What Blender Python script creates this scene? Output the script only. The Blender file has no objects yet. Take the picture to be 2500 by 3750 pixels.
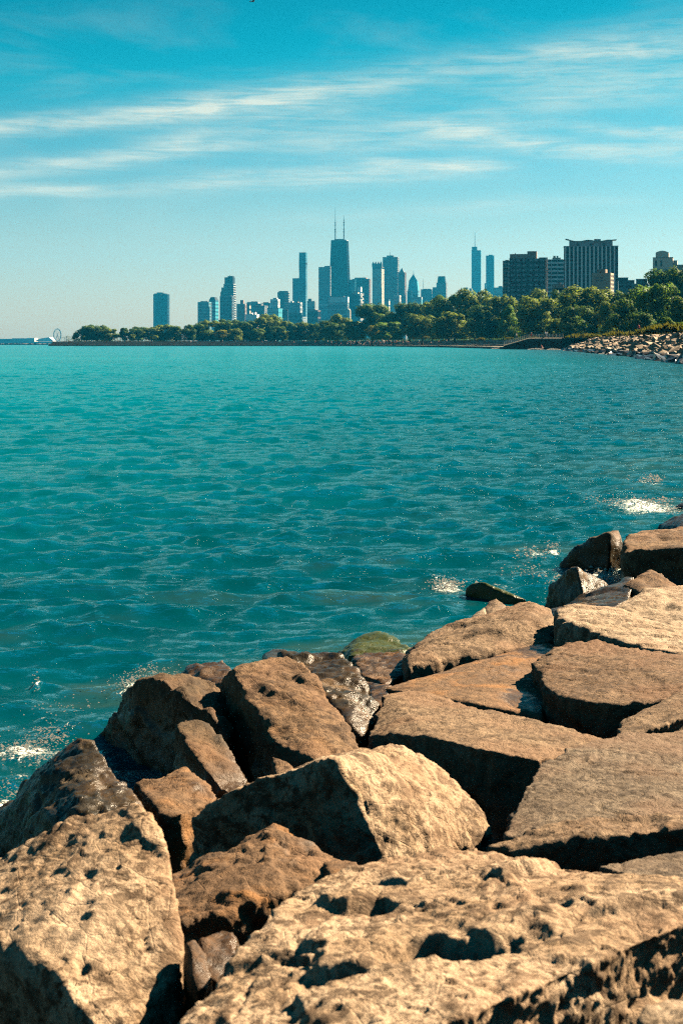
import bpy, bmesh, math, random
import numpy as np
from mathutils import Vector, Matrix

C = bpy.context
SC = C.scene
COL = SC.collection
PI = math.pi
R = math.radians

WAVE_SLOPE = 0.23
WATER_A = (0.0, 0.118, 0.150)
WATER_B = (0.0, 0.138, 0.172)
WATER_RIPPLE = 0.9

# ------------------------------------------------------------------ camera
F = 5618.0            # focal length in pixels of the 2500 x 3750 photograph
V0 = 1258.0           # row of the horizon
H = 2.2               # eye height above the lake
OV = 2500.0 / 1568.0

cam_data = bpy.data.cameras.new('camera')
cam_data.sensor_fit = 'VERTICAL'
cam_data.sensor_height = 36.0
cam_data.sensor_width = 24.0
cam_data.lens = F / 3750.0 * 36.0
cam_data.shift_y = -(1875.0 - V0) / 3750.0
cam_data.clip_start = 0.05
cam_data.clip_end = 30000.0
cam_data.dof.use_dof = True
cam_data.dof.focus_distance = 16.0
cam_data.dof.aperture_fstop = 9.0
cam = bpy.data.objects.new('camera', cam_data)
cam.location = (0, 0, H)
cam.rotation_euler = (R(90), 0, 0)
COL.objects.link(cam)
SC.camera = cam

# ------------------------------------------------------------------ exposure
SC.view_settings.view_transform = 'Standard'
SC.view_settings.look = 'None'
SC.view_settings.exposure = 2.3
SC.view_settings.gamma = 1.0
SC.view_settings.use_curve_mapping = False
SC.cycles.use_denoising = False
SC.cycles.filter_width = 1.1
SC.cycles.volume_bounces = 0
SC.cycles.max_bounces = 6
SC.cycles.diffuse_bounces = 0
SC.cycles.glossy_bounces = 3
SC.cycles.transparent_max_bounces = 8
SC.cycles.sample_clamp_indirect = 4.0
SC.cycles.sample_clamp_direct = 2.5
SC.cycles.volume_max_steps = 64

# ------------------------------------------------------------------ sun and sky
SUN_EL = R(36)
SUN_AZ = R(58)        # measured from the view direction (+Y) towards +X
sdir = Vector((math.sin(SUN_AZ) * math.cos(SUN_EL), math.cos(SUN_AZ) * math.cos(SUN_EL), math.sin(SUN_EL)))
sun_data = bpy.data.lights.new('sun', 'SUN')
sun_data.energy = 5.0
sun_data.angle = R(0.53)
sun_data.color = (1.0, 0.775, 0.53)
sun = bpy.data.objects.new('sun', sun_data)
sun.rotation_euler = (-sdir).to_track_quat('-Z', 'Y').to_euler()
sun.location = sdir * 300
COL.objects.link(sun)


class NT:
    """small helper round a node tree"""
    def __init__(s, tree):
        s.t = tree
        s.n = tree.nodes
        s.l = tree.links

    def node(s, typ, **kw):
        n = s.n.new(typ)
        for k, v in kw.items():
            setattr(n, k, v)
        return n

    def put(s, sock, v):
        if v is None:
            return
        if isinstance(v, bpy.types.NodeSocket):
            s.l.new(v, sock)
        else:
            try:
                sock.default_value = v
            except Exception:
                sock.default_value = tuple(v) + (1.0,)

    def math(s, op, a, b=None, c=None, clamp=False):
        n = s.node('ShaderNodeMath', operation=op, use_clamp=clamp)
        s.put(n.inputs[0], a)
        if b is not None: s.put(n.inputs[1], b)
        if c is not None: s.put(n.inputs[2], c)
        return n.outputs[0]

    def smooth(s, v, lo, hi, a=0.0, b=1.0):
        n = s.node('ShaderNodeMapRange', interpolation_type='SMOOTHSTEP')
        s.put(n.inputs['Value'], v)
        n.inputs['From Min'].default_value = lo
        n.inputs['From Max'].default_value = hi
        n.inputs['To Min'].default_value = a
        n.inputs['To Max'].default_value = b
        return n.outputs[0]

    def lin(s, v, lo, hi, a=0.0, b=1.0):
        n = s.node('ShaderNodeMapRange')
        s.put(n.inputs['Value'], v)
        n.inputs['From Min'].default_value = lo
        n.inputs['From Max'].default_value = hi
        n.inputs['To Min'].default_value = a
        n.inputs['To Max'].default_value = b
        return n.outputs[0]

    def mix(s, f, a, b, blend='MIX'):
        n = s.node('ShaderNodeMix', data_type='RGBA', blend_type=blend)
        s.put(n.inputs[0], f)
        s.put(n.inputs[6], a if isinstance(a, bpy.types.NodeSocket) else tuple(a)[:3] + (1.0,))
        s.put(n.inputs[7], b if isinstance(b, bpy.types.NodeSocket) else tuple(b)[:3] + (1.0,))
        return n.outputs[2]

    def noise(s, vec, scale, detail=4.0, rough=0.55, dist=0.0, dim='3D'):
        n = s.node('ShaderNodeTexNoise', noise_dimensions=dim)
        if vec is not None: s.l.new(vec, n.inputs['Vector'])
        n.inputs['Scale'].default_value = scale
        n.inputs['Detail'].default_value = detail
        n.inputs['Roughness'].default_value = rough
        n.inputs['Distortion'].default_value = dist
        return n.outputs['Fac']

    def mapping(s, vec, scale=(1, 1, 1), rot=(0, 0, 0), loc=(0, 0, 0)):
        n = s.node('ShaderNodeMapping')
        s.l.new(vec, n.inputs['Vector'])
        n.inputs['Scale'].default_value = scale
        n.inputs['Rotation'].default_value = rot
        n.inputs['Location'].default_value = loc
        return n.outputs[0]

    def ramp(s, fac, stops, interp='LINEAR'):
        n = s.node('ShaderNodeValToRGB')
        cr = n.color_ramp
        cr.interpolation = interp
        while len(cr.elements) < len(stops):
            cr.elements.new(0.5)
        for e, (p, c) in zip(cr.elements, stops):
            e.position = p
            e.color = tuple(c)[:3] + (1.0,)
        s.put(n.inputs[0], fac)
        return n.outputs[0]

    def bump(s, h, strength=0.5, dist=0.01, normal=None):
        n = s.node('ShaderNodeBump')
        n.inputs['Strength'].default_value = strength
        n.inputs['Distance'].default_value = dist
        s.l.new(h, n.inputs['Height'])
        if normal is not None: s.l.new(normal, n.inputs['Normal'])
        return n.outputs[0]


# the world: a Nishita sky, tinted by height to the strong teal of the photograph, with cirrus streaks
world = bpy.data.worlds.new('World')
SC.world = world
world.use_nodes = True
wt = NT(world.node_tree)
wt.n.clear()
wout = wt.node('ShaderNodeOutputWorld')
bg = wt.node('ShaderNodeBackground')
bg.inputs['Strength'].default_value = 0.05
wt.l.new(bg.outputs[0], wout.inputs['Surface'])
sky = wt.node('ShaderNodeTexSky', sky_type='NISHITA')
sky.sun_disc = False
sky.sun_elevation = SUN_EL
sky.sun_rotation = SUN_AZ
sky.air_density = 1.0
sky.dust_density = 0.6
sky.ozone_density = 2.0
tc = wt.node('ShaderNodeTexCoord')
sep = wt.node('ShaderNodeSeparateXYZ')
wt.l.new(tc.outputs['Generated'], sep.inputs[0])
dx, dy, dz = sep.outputs
hor = wt.math('SQRT', wt.math('ADD', wt.math('MULTIPLY', dx, dx), wt.math('MULTIPLY', dy, dy)))
az = wt.math('ARCTAN2', dx, dy)                     # azimuth from the view direction
tanel = wt.math('DIVIDE', dz, wt.math('MAXIMUM', hor, 0.02))   # tangent of the elevation
# tint by elevation: per-channel gain on the Nishita radiance
SKY_GAIN = 0.81
CLOUD_COL = (3.4, 3.4, 2.8)
SKY_STOPS = [  # (tan elevation / 0.6, gain)
    (0.000, (0.74, 0.60, 0.49)),
    (0.035, (0.68, 0.56, 0.46)),
    (0.105, (0.55, 0.53, 0.45)),
    (0.195, (0.22, 0.46, 0.45)),
    (0.285, (0.012, 0.43, 0.42)),
    (0.330, (0.000, 0.39, 0.385)),
    (0.375, (0.000, 0.345, 0.345)),
    (0.600, (0.003, 0.34, 0.39)),
    (1.000, (0.008, 0.32, 0.37)),
]
tint = wt.ramp(wt.math('DIVIDE', tanel, 0.6, clamp=True), SKY_STOPS)
tintn = wt.node('ShaderNodeVectorMath', operation='SCALE')
wt.l.new(tint, tintn.inputs[0]); tintn.inputs['Scale'].default_value = SKY_GAIN
base = wt.node('ShaderNodeVectorMath', operation='MULTIPLY')
wt.l.new(sky.outputs[0], base.inputs[0]); wt.l.new(tintn.outputs[0], base.inputs[1])

# cirrus: soft bands that follow gentle arcs over the sky, torn up by stretched noise
cmb = wt.node('ShaderNodeCombineXYZ')
wt.l.new(az, cmb.inputs[0]); wt.l.new(tanel, cmb.inputs[1])
warp = wt.noise(wt.mapping(cmb.outputs[0], scale=(9, 22, 1)), 1.0, 4, 0.6)
fib = wt.noise(wt.mapping(cmb.outputs[0], scale=(16, 210, 1), rot=(0, 0, R(-7))), 1.0, 7, 0.66, 0.5)
fib2 = wt.noise(wt.mapping(cmb.outputs[0], scale=(26, 90, 1), rot=(0, 0, R(-12))), 1.0, 5, 0.6, 0.8)
vv = wt.math('ADD', tanel, wt.math('MULTIPLY', wt.math('SUBTRACT', warp, 0.5), 0.012))


def streak(x0, y0, x1, y1, xm, ym, w, amp, soft=0.25):
    """band through three photo points (overview pixels): start, end and a middle one"""
    cu = lambda x: (x * OV - 1250) / F
    cv = lambda y: (V0 - y * OV) / F
    A = np.array([[1, cu(x), cu(x) ** 2] for x in (x0, xm, x1)])
    a, b, c = np.linalg.solve(A, np.array([cv(y) for y in (y0, ym, y1)]))
    curve = wt.math('ADD', wt.math('MULTIPLY', az, wt.math('ADD', wt.math('MULTIPLY', az, float(c)), float(b))), float(a))
    s = wt.math('DIVIDE', wt.math('SUBTRACT', vv, curve), w * OV / F)
    g = wt.math('EXPONENT', wt.math('MULTIPLY', wt.math('MULTIPLY', s, s), -1.0))
    L = abs(cu(x1) - cu(x0)) * soft
    e = wt.math('MULTIPLY', wt.smooth(az, cu(x0) - L * .4, cu(x0) + L), wt.smooth(az, cu(x1) - L, cu(x1) + L * .4, 1.0, 0.0))
    return wt.math('MULTIPLY', wt.math('MULTIPLY', g, e), amp)


ST = [
    streak(-700, 400, 860, 196, 300, 268, 24, 0.80),
    streak(300, 275, 1750, 70, 1000, 172, 42, 0.46),
    streak(-500, 500, 620, 312, 200, 376, 22, 0.72),
    streak(-500, 480, 360, 438, 120, 447, 15, 0.80),
    streak(330, 428, 1190, 384, 720, 408, 24, 0.72),
    streak(820, 372, 1170, 386, 1000, 380, 13, 0.70),
    streak(890, 275, 1900, 350, 1300, 345, 24, 0.74),
    streak(1270, 288, 2300, 330, 1500, 312, 15, 0.80),
    streak(1000, 250, 2300, 180, 1400, 225, 40, 0.34),
    streak(1220, 135, 1700, 150, 1400, 130, 26, 0.40),
    streak(1150, 190, 1900, 150, 1450, 185, 26, 0.36),
    streak(600, 340, 1250, 290, 900, 315, 40, 0.42),
    streak(300, 330, 900, 250, 600, 290, 46, 0.26),
    streak(560, 505, 1300, 470, 900, 492, 20, 0.22),
    streak(1050, 470, 1500, 462, 1250, 465, 16, 0.22),
]
tot = ST[0]
for q in ST[1:]:
    tot = wt.math('ADD', tot, q)
tear = wt.math('ADD', wt.smooth(fib, 0.33, 0.68), wt.math('MULTIPLY', wt.smooth(fib2, 0.35, 0.7), 0.5))
tot = wt.math('MULTIPLY', tot, wt.math('ADD', wt.math('MULTIPLY', tear, 0.62), 0.22))
veil = wt.math('MULTIPLY', wt.smooth(wt.noise(wt.mapping(cmb.outputs[0], scale=(5, 22, 1), rot=(0, 0, R(-10))), 1.0, 6, 0.6, 0.5), 0.45, 0.8), 0.20)
veil = wt.math('MULTIPLY', wt.math('MULTIPLY', veil, wt.smooth(tanel, 0.02, 0.08)), wt.smooth(tanel, 0.19, 0.24, 1.0, 0.25))
tot = wt.math('MINIMUM', wt.math('ADD', tot, veil), 0.95)
cloud_col = CLOUD_COL
skyc = wt.mix(tot, base.outputs[0], cloud_col)
wt.l.new(skyc, bg.inputs['Color'])

# ------------------------------------------------------------------ numpy noise
_rng = np.random.RandomState(11)
_perm = _rng.permutation(256)
_perm = np.concatenate([_perm, _perm, _perm])
_g = _rng.normal(size=(256, 3))
_g /= np.linalg.norm(_g, axis=1)[:, None]


def perlin(p):
    pi = np.floor(p).astype(np.int64)
    f = p - pi
    u = f * f * f * (f * (f * 6 - 15) + 10)
    pi &= 255
    out = 0
    for i in (0, 1):
        wx = u[:, 0] if i else 1 - u[:, 0]
        for j in (0, 1):
            wy = u[:, 1] if j else 1 - u[:, 1]
            for k in (0, 1):
                wz = u[:, 2] if k else 1 - u[:, 2]
                h = _perm[_perm[_perm[(pi[:, 0] + i) & 255] + ((pi[:, 1] + j) & 255)] + ((pi[:, 2] + k) & 255)]
                gr = _g[h]
                d = gr[:, 0] * (f[:, 0] - i) + gr[:, 1] * (f[:, 1] - j) + gr[:, 2] * (f[:, 2] - k)
                out = out + d * wx * wy * wz
    return out


def fbm(p, octaves=4, gain=0.5, lac=2.03):
    a, o = 1.0, 0
    for i in range(octaves):
        o = o + a * perlin(p + 17.3 * i)
        p = p * lac
        a *= gain
    return o


def ridged(p, octaves=4, gain=0.5):
    a, o = 1.0, 0
    for i in range(octaves):
        o = o + a * (1 - 2.2 * np.abs(perlin(p + 9.1 * i)))
        p = p * 2.07
        a *= gain
    return o


def worley(p):
    pi = np.floor(p).astype(np.int64)
    f1 = np.full(len(p), 9.0); f2 = np.full(len(p), 9.0)
    hid = np.zeros(len(p), dtype=np.int64); cen = np.zeros_like(p)
    for i in (-1, 0, 1):
        for j in (-1, 0, 1):
            for k in (-1, 0, 1):
                c = pi + np.array([i, j, k])
                h = _perm[_perm[_perm[c[:, 0] & 255] + (c[:, 1] & 255)] + (c[:, 2] & 255)]
                q = c + 0.5 + _g[h] * 0.45
                d = np.sqrt(((p - q) ** 2).sum(1))
                m = d < f1
                f2 = np.where(m, f1, np.minimum(f2, d))
                hid = np.where(m, h, hid); cen = np.where(m[:, None], q, cen)
                f1 = np.where(m, d, f1)
    worley.cen = cen
    return f1, f2, hid


def facets(p, freq, tilt, sharp=0.06):
    """every cell is a tilted flat chip: the look of broken stone"""
    q = p * freq
    f1, f2, hid = worley(q)
    g = _g[(hid * 7 + 31) & 255]
    h = ((q - worley.cen) * g).sum(1) * tilt / freq
    edge = sstep(f2 - f1, 0.0, sharp)
    return h * (0.75 + 0.25 * edge), edge


def sstep(x, a, b):
    t = np.clip((x - a) / (b - a), 0, 1)
    return t * t * (3 - 2 * t)


# ------------------------------------------------------------------ object helpers
def P(x, y, D):
    """the world point that the photograph shows at full-size pixel (x, y), D metres in front of the camera"""
    return Vector(((x - 1250.0) / F * D, D, H - (y - V0) / F * D))


def PO(x, y, D):
    return P(x * OV, y * OV, D)


def tag(o, label=None, cat=None, group=None, kind=None):
    if label: o['label'] = label
    if cat: o['category'] = cat
    if group: o['group'] = group
    if kind: o['kind'] = kind
    return o


def empty(name, loc=(0, 0, 0), rz=0.0):
    o = bpy.data.objects.new(name, None)
    o.empty_display_size = 0.2
    o.location = loc
    o.rotation_euler = (0, 0, rz)
    COL.objects.link(o)
    return o


def link_mesh(name, me, mat=None, parent=None):
    o = bpy.data.objects.new(name, me)
    COL.objects.link(o)
    if mat is not None and not me.materials: me.materials.append(mat)
    if parent is not None: o.parent = parent
    return o


class MB:
    """collects boxes, bars and prisms and makes one mesh of them"""
    def __init__(s):
        s.v = []; s.f = []

    def add(s, vs, fs):
        o = len(s.v)
        s.v += [tuple(v) for v in vs]
        s.f += [tuple(i + o for i in f) for f in fs]

    def box(s, x0, x1, y0, y1, z0, z1):
        s.add([(x0, y0, z0), (x1, y0, z0), (x1, y1, z0), (x0, y1, z0), (x0, y0, z1), (x1, y0, z1), (x1, y1, z1), (x0, y1, z1)],
              [(0, 3, 2, 1), (4, 5, 6, 7), (0, 1, 5, 4), (1, 2, 6, 5), (2, 3, 7, 6), (3, 0, 4, 7)])

    def frustum(s, a, z0, b, z1):
        """a, b: lists of (x, y) with the same count"""
        n = len(a)
        s.add([(x, y, z0) for x, y in a] + [(x, y, z1) for x, y in b],
              [tuple(range(n))[::-1], tuple(range(n, 2 * n))] + [(i, (i + 1) % n, n + (i + 1) % n, n + i) for i in range(n)])

    def prism(s, pts, z0, z1):
        s.frustum(pts, z0, pts, z1)

    def bar(s, a, b, r, n=6, r2=None):
        a = Vector(a); b = Vector(b)
        d = (b - a).normalized()
        u = d.orthogonal().normalized(); w = d.cross(u)
        r2 = r if r2 is None else r2
        vs = []
        for c, rr in ((a, r), (b, r2)):
            for i in range(n):
                t = 2 * PI * i / n
                vs.append(c + u * (math.cos(t) * rr) + w * (math.sin(t) * rr))
        s.add(vs, [tuple(range(n))[::-1], tuple(range(n, 2 * n))] + [(i, (i + 1) % n, n + (i + 1) % n, n + i) for i in range(n)])

    def mesh(s, name):
        me = bpy.data.meshes.new(name)
        me.from_pydata(s.v, [], s.f)
        me.update()
        return me

    def build(s, name, mat=None, parent=None):
        return link_mesh(name, s.mesh(name), mat, parent)


def np_mesh(name, co, quads, smooth=True):
    """mesh from numpy arrays: co (n,3), quads (m,4)"""
    me = bpy.data.meshes.new(name)
    n, m, k = len(co), len(quads), quads.shape[1]
    me.vertices.add(n)
    me.vertices.foreach_set('co', np.ascontiguousarray(co, dtype=np.float32).ravel())
    me.loops.add(m * k)
    me.loops.foreach_set('vertex_index', np.ascontiguousarray(quads, dtype=np.int32).ravel())
    me.polygons.add(m)
    me.polygons.foreach_set('loop_start', np.arange(m, dtype=np.int32) * k)
    try:
        me.polygons.foreach_set('loop_total', np.full(m, k, dtype=np.int32))
    except Exception:
        pass
    me.update(calc_edges=True)
    me.polygons.foreach_set('use_smooth', np.full(m, smooth))
    return me


# ------------------------------------------------------------------ materials
def new_mat(name):
    m = bpy.data.materials.new(name)
    m.use_nodes = True
    t = NT(m.node_tree)
    b = t.n['Principled BSDF']
    return m, t, b


def plain(name, col, rough=0.8, spec=0.3, var=0.15, scale=1.0, metal=0.0):
    """one colour with soft mottling"""
    m, t, b = new_mat(name)
    tcn = t.node('ShaderNodeTexCoord')
    n = t.noise(tcn.outputs['Object'], scale, 5, 0.6)
    c = t.mix(t.smooth(n, 0.3, 0.7), [x * (1 - var) for x in col], [min(1, x * (1 + var)) for x in col])
    t.put(b.inputs['Base Color'], c)
    b.inputs['Roughness'].default_value = rough
    b.inputs['Specular IOR Level'].default_value = spec
    b.inputs['Metallic'].default_value = metal
    return m


def rock_mat(name, pale, mid, dark, scale=1.0, dark_amt=0.5, streak=(1, 1, 1), rot=(0, 0, 0), rough=0.82, wet=0.0,
             moss=0.0, rust=0.0, grain=1.0, wetline=0.2):
    m, t, b = new_mat(name)
    tcn = t.node('ShaderNodeTexCoord')
    geo = t.node('ShaderNodeNewGeometry')
    obj = tcn.outputs['Object']
    v = t.mapping(obj, scale=streak, rot=rot)
    n1 = t.noise(v, 2.6 * scale, 8, 0.62, 0.6)
    n2 = t.noise(v, 9.0 * scale, 8, 0.68, 1.2)
    n3 = t.noise(v, 34 * scale, 6, 0.7, 0.5)
    n4 = t.noise(obj, 150, 3, 0.6)
    c = t.mix(t.smooth(n1, 0.40, 0.62), mid, pale)
    c = t.mix(t.math('MULTIPLY', t.smooth(n2, 0.49, 0.57), dark_amt), c, dark)
    c = t.mix(t.math('MULTIPLY', t.smooth(n3, 0.52, 0.60), 0.80 * dark_amt + 0.15), c, dark)
    c = t.mix(t.math('MULTIPLY', t.smooth(n3, 0.47, 0.36), 0.35), c, pale)
    c = t.mix(t.math('MULTIPLY', t.smooth(n4, 0.35, 0.7), 0.42 * grain), c, dark)
    nb = t.noise(obj, 1.5, 3, 0.5, 0.3)
    c = t.mix(t.math('MULTIPLY', t.smooth(nb, 0.45, 0.62), 0.55), c, t.mix(0.5, mid, (0.17, 0.085, 0.045)))
    c = t.mix(t.math('MULTIPLY', t.smooth(nb, 0.42, 0.30), 0.4), c, pale)
    # rusty orange weathering
    if rust:
        nr = t.noise(obj, 3.4, 5, 0.6, 1.0)
        c = t.mix(t.math('MULTIPLY', t.smooth(nr, 0.48, 0.68), rust), c, (0.24, 0.11, 0.03))
    sp = t.node('ShaderNodeSeparateXYZ')
    t.l.new(geo.outputs['Position'], sp.inputs[0])
    zz = t.math('ADD', sp.outputs[2], t.math('MULTIPLY', t.math('SUBTRACT', n1, 0.5), 0.30))
    wetf = t.smooth(zz, wetline + 0.10, wetline - 0.08)          # the splash zone is dark and shiny
    if wet:
        nw = t.noise(obj, 2.0, 4, 0.6, 0.5)
        wetf = t.math('MAXIMUM', wetf, t.smooth(nw, 0.62 - 0.42 * wet, 0.72 - 0.42 * wet))
    c = t.mix(wetf, c, t.mix(0.60, c, (0.010, 0.009, 0.004)))
    if moss:
        nm = t.noise(obj, 7, 6, 0.65)
        nz = t.node('ShaderNodeSeparateXYZ'); t.l.new(geo.outputs['Normal'], nz.inputs[0])
        mf = t.math('MULTIPLY', t.smooth(nm, 0.56 - 0.3 * moss, 0.66 - 0.3 * moss), 0.92)
        c = t.mix(mf, c, t.mix(n3, (0.020, 0.030, 0.004), (0.055, 0.065, 0.010)))
    t.put(b.inputs['Base Color'], c)
    t.put(b.inputs['Roughness'], t.lin(wetf, 0, 1, rough, 0.27))
    t.put(b.inputs['Specular IOR Level'], t.lin(wetf, 0, 1, 0.2, 0.24))
    h1 = t.math('ADD', t.math('MULTIPLY', n2, 1.0), t.math('MULTIPLY', n3, 0.55))
    vo = t.node('ShaderNodeTexVoronoi', feature='DISTANCE_TO_EDGE')
    t.l.new(t.mapping(v, scale=(1, 1, 1)), vo.inputs['Vector'])
    vo.inputs['Scale'].default_value = 9.0 * scale
    crack = t.smooth(vo.outputs['Distance'], 0.0, 0.03)
    h1 = t.math('ADD', h1, t.math('MULTIPLY', crack, 0.10))
    h1 = t.math('ADD', h1, t.math('MULTIPLY', n4, 0.16))
    bn = t.bump(h1, 0.9, 0.022)
    t.put(bn.node.inputs['Strength'], t.lin(wetf, 0, 1, 0.9, 0.45))
    t.put(b.inputs['Normal'], bn)
    return m


PALE, TAN, BRN, DRK = (0.46, 0.36, 0.235), (0.33, 0.235, 0.135), (0.20, 0.13, 0.07), (0.075, 0.05, 0.028)
RM = {
    'pitted': rock_mat('pitted_limestone', (0.443, 0.334, 0.224), (0.283, 0.197, 0.118), (0.0536, 0.0327, 0.0168), 1.0, 0.80),
    'slab': rock_mat('brown_slab_stone', (0.176, 0.116, 0.067), (0.122, 0.0752, 0.0413), (0.0441, 0.0268, 0.014), 1.2, 0.8, (1, 1.4, 2.0), (0.3, 0.2, 0.6)),
    'slabpale': rock_mat('tan_slab_stone', (0.24, 0.17, 0.105), (0.164, 0.11, 0.0641), (0.0567, 0.0357, 0.019), 1.2, 0.75, (1.3, 1, 2.0), (0.2, 0.3, 2.1)),
    'slabgrey': rock_mat('greyish_slab_stone', (0.185, 0.145, 0.100), (0.118, 0.088, 0.058), (0.045, 0.032, 0.020), 1.3, 0.8, (1.2, 1, 1.8), (0.1, 0.3, 1.2)),
    'pale': rock_mat('pale_limestone', (0.376, 0.297, 0.211), (0.274, 0.206, 0.135), (0.063, 0.0446, 0.0252), 1.0, 0.6),
    'brown': rock_mat('brown_boulder_stone', (0.187, 0.121, 0.0665), (0.123, 0.0751, 0.0393), (0.0378, 0.0226, 0.0123), 1.0, 0.8, rust=0.2),
    'dark': rock_mat('dark_boulder_stone', (0.115, 0.076, 0.04), (0.062, 0.042, 0.022), (0.02, 0.014, 0.008), 1.0, 0.6, rust=0.15, wetline=0.3),
    'wet': rock_mat('wet_dark_stone', (0.115, 0.082, 0.042), (0.056, 0.04, 0.02), (0.018, 0.013, 0.007), 1.3, 0.6, wet=0.75, rust=0.35),
    'wetred': rock_mat('wet_reddish_stone', (0.165, 0.092, 0.042), (0.09, 0.046, 0.02), (0.026, 0.015, 0.007), 1.3, 0.6, wet=0.45, rust=0.45),
    'moss': rock_mat('mossy_wet_stone', (0.132, 0.0963, 0.0535), (0.0737, 0.0536, 0.0302), (0.0252, 0.0179, 0.0112), 1.2, 0.6, wet=0.5, moss=0.75, rust=0.2),
    'rusty': rock_mat('ochre_stained_stone', (0.195, 0.12, 0.0628), (0.125, 0.0757, 0.0405), (0.0441, 0.0268, 0.014), 1.0, 0.5, rust=0.55, wet=0.25),
}

# ------------------------------------------------------------------ boulders
# v: points on the visible faces (overview pixels, metres); drop: every point also goes straight down to this height
B = []


def boulder(label, mat, *hulls, drop=-0.25, amp=1.0, style='rough', strata=(0.2, 0.1, 1.0), dents=(), sc=1.0, cell=1.0):
    B.append(dict(label=label, mat=mat, hulls=hulls, drop=drop, amp=amp, style=style, strata=strata, dents=dents, sc=sc, cell=cell))

boulder('huge pale pitted boulder with dark hollows filling the lower right corner', 'pitted',
        [(415, 2352, 3.25), (500, 2258, 3.42), (545, 2190, 3.6), (600, 2115, 3.8), (640, 2065, 3.95), (730, 2030, 4.08), (860, 1985, 4.2), (950, 1958, 4.28),
         (1080, 1943, 4.32), (1150, 1958, 4.26), (1290, 1985, 4.12), (1420, 2005, 4.02), (1568, 2040, 3.9), (1640, 2060, 3.8), (1640, 2090, 3.6),
         (1568, 2062, 3.68), (1400, 2078, 3.58), (1300, 2142, 3.42), (1190, 2192, 3.28), (1060, 2285, 3.08), (960, 2380, 2.88), (600, 2420, 2.95)],
        drop=0.30, style='pitted', strata=(0.35, -0.3, 1.0), amp=0.85,
        dents=[(1010, 2150, 3.40, 0.10, 0.13, 1.7), (885, 2020, 4.02, 0.055, 0.06, 1.3), (850, 2085, 3.8, 0.06, 0.06, 1.4), (780, 2260, 3.3, 0.05, 0.05, 1.6), (700, 2180, 3.5, 0.05, 0.04, 1.6), (1250, 2075, 3.65, 0.05, 0.03, 1.5)])
boulder('big pale pitted boulder in the lower left corner, overhanging at its left', 'pitted',
        [(-60, 2010, 4.45), (0, 1983, 4.42), (60, 1945, 4.45), (180, 1880, 4.5), (318, 1850, 4.5), (345, 1878, 4.42), (385, 1960, 4.3), (398, 2080, 4.15), (425, 2180, 4.0),
         (402, 2242, 3.9), (370, 2290, 3.86), (330, 2360, 3.78), (235, 2380, 3.68, 'b'), (140, 2245, 3.82, 'b'), (72, 2172, 3.95, 'b'), (-10, 2190, 3.98, 'b'), (-60, 2150, 4.05, 'b')],
        drop=-0.15, style='pitted', strata=(0.75, -0.35, 0.55), amp=0.62,
        dents=[(20, 2060, 4.05, 0.05, 0.05, 1.5), (200, 1995, 4.2, 0.03, 0.03, 1.4), (190, 2200, 3.85, 0.05, 0.06, 0.7)])
boulder('small pale stone cut by the bottom right corner of the frame', 'pale',
        [(1478, 2352, 2.75), (1490, 2318, 2.8), (1530, 2298, 2.85), (1600, 2288, 2.85), (1640, 2330, 2.7), (1600, 2400, 2.6), (1490, 2400, 2.65)], drop=0.5, amp=0.5, cell=1.2)
boulder('curved reddish sliver of stone upright beside the lower left pitted boulder', 'wetred',
        [(426, 2160, 3.95), (447, 2155, 3.97), (472, 2195, 3.92), (479, 2235, 3.86), (470, 2275, 3.8), (452, 2282, 3.78), (448, 2230, 3.84), (440, 2185, 3.9)], drop=0.3, amp=0.4)
boulder('low reddish stone wedged at the left foot of the huge pitted boulder', 'wetred',
        [(462, 2160, 4.15), (500, 2150, 4.2), (535, 2140, 4.2), (548, 2200, 4.05), (500, 2250, 3.95), (470, 2240, 3.95)], drop=0.2, amp=0.6)
boulder('ridged brown boulder with ochre top and black front, low between two pitted boulders', 'rusty',
        [(392, 2018, 5.05), (520, 1963, 5.15), (590, 1915, 5.22), (630, 1893, 5.25), (660, 1900, 5.25), (692, 1945, 5.15), (742, 1970, 5.05), (795, 1996, 4.95),
         (770, 2030, 4.80), (715, 2015, 4.80), (600, 2015, 4.76), (525, 2085, 4.58), (412, 2130, 4.5), (395, 2075, 4.7)],
        drop=0.05, amp=0.75, strata=(0.5, 0.6, 0.8), dents=[(690, 1975, 5.0, 0.05, 0.03, 1.3)])
boulder('little wet brown stone behind the huge pitted boulder, below the black boulder wall', 'rusty',
        [(735, 1965, 5.05), (800, 1978, 4.95), (840, 1992, 4.8), (760, 2015, 4.7)], drop=0.0, amp=0.4)
boulder('thin pale-topped slab with a dark broken front edge, above the huge boulder', 'slabpale',
        [(1110, 1942, 4.98), (1200, 1918, 5.06), (1300, 1893, 5.12), (1450, 1878, 5.14), (1640, 1862, 5.14), (1640, 1900, 4.9), (1568, 1903, 4.88), (1400, 1918, 4.86), (1290, 1932, 4.84), (1180, 1955, 4.86)],
        drop=0.35, amp=0.9, style='pitted', strata=(0.05, -0.1, 1))
boulder('flat tan slab end tucked under the thin slab at the right edge', 'slabgrey',
        [(1375, 1988, 4.55), (1470, 1968, 4.66), (1640, 1945, 4.75), (1640, 2040, 4.2), (1568, 2038, 4.2), (1440, 2008, 4.38)], drop=0.35, amp=0.6, style='slab')
boulder('broad flat brown slab reaching the right edge, in the middle of the pile', 'slabgrey',
        [(1172, 1925, 5.2), (1176, 1850, 5.55), (1205, 1800, 5.8), (1240, 1755, 6.05), (1330, 1708, 6.4), (1450, 1702, 6.5), (1568, 1668, 6.9), (1660, 1650, 7.0), (1660, 1880, 5.2), (1568, 1885, 5.2), (1300, 1915, 5.1)],
        drop=0.05, amp=0.9, style='slab', strata=(0.0, -0.08, 1))
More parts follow.
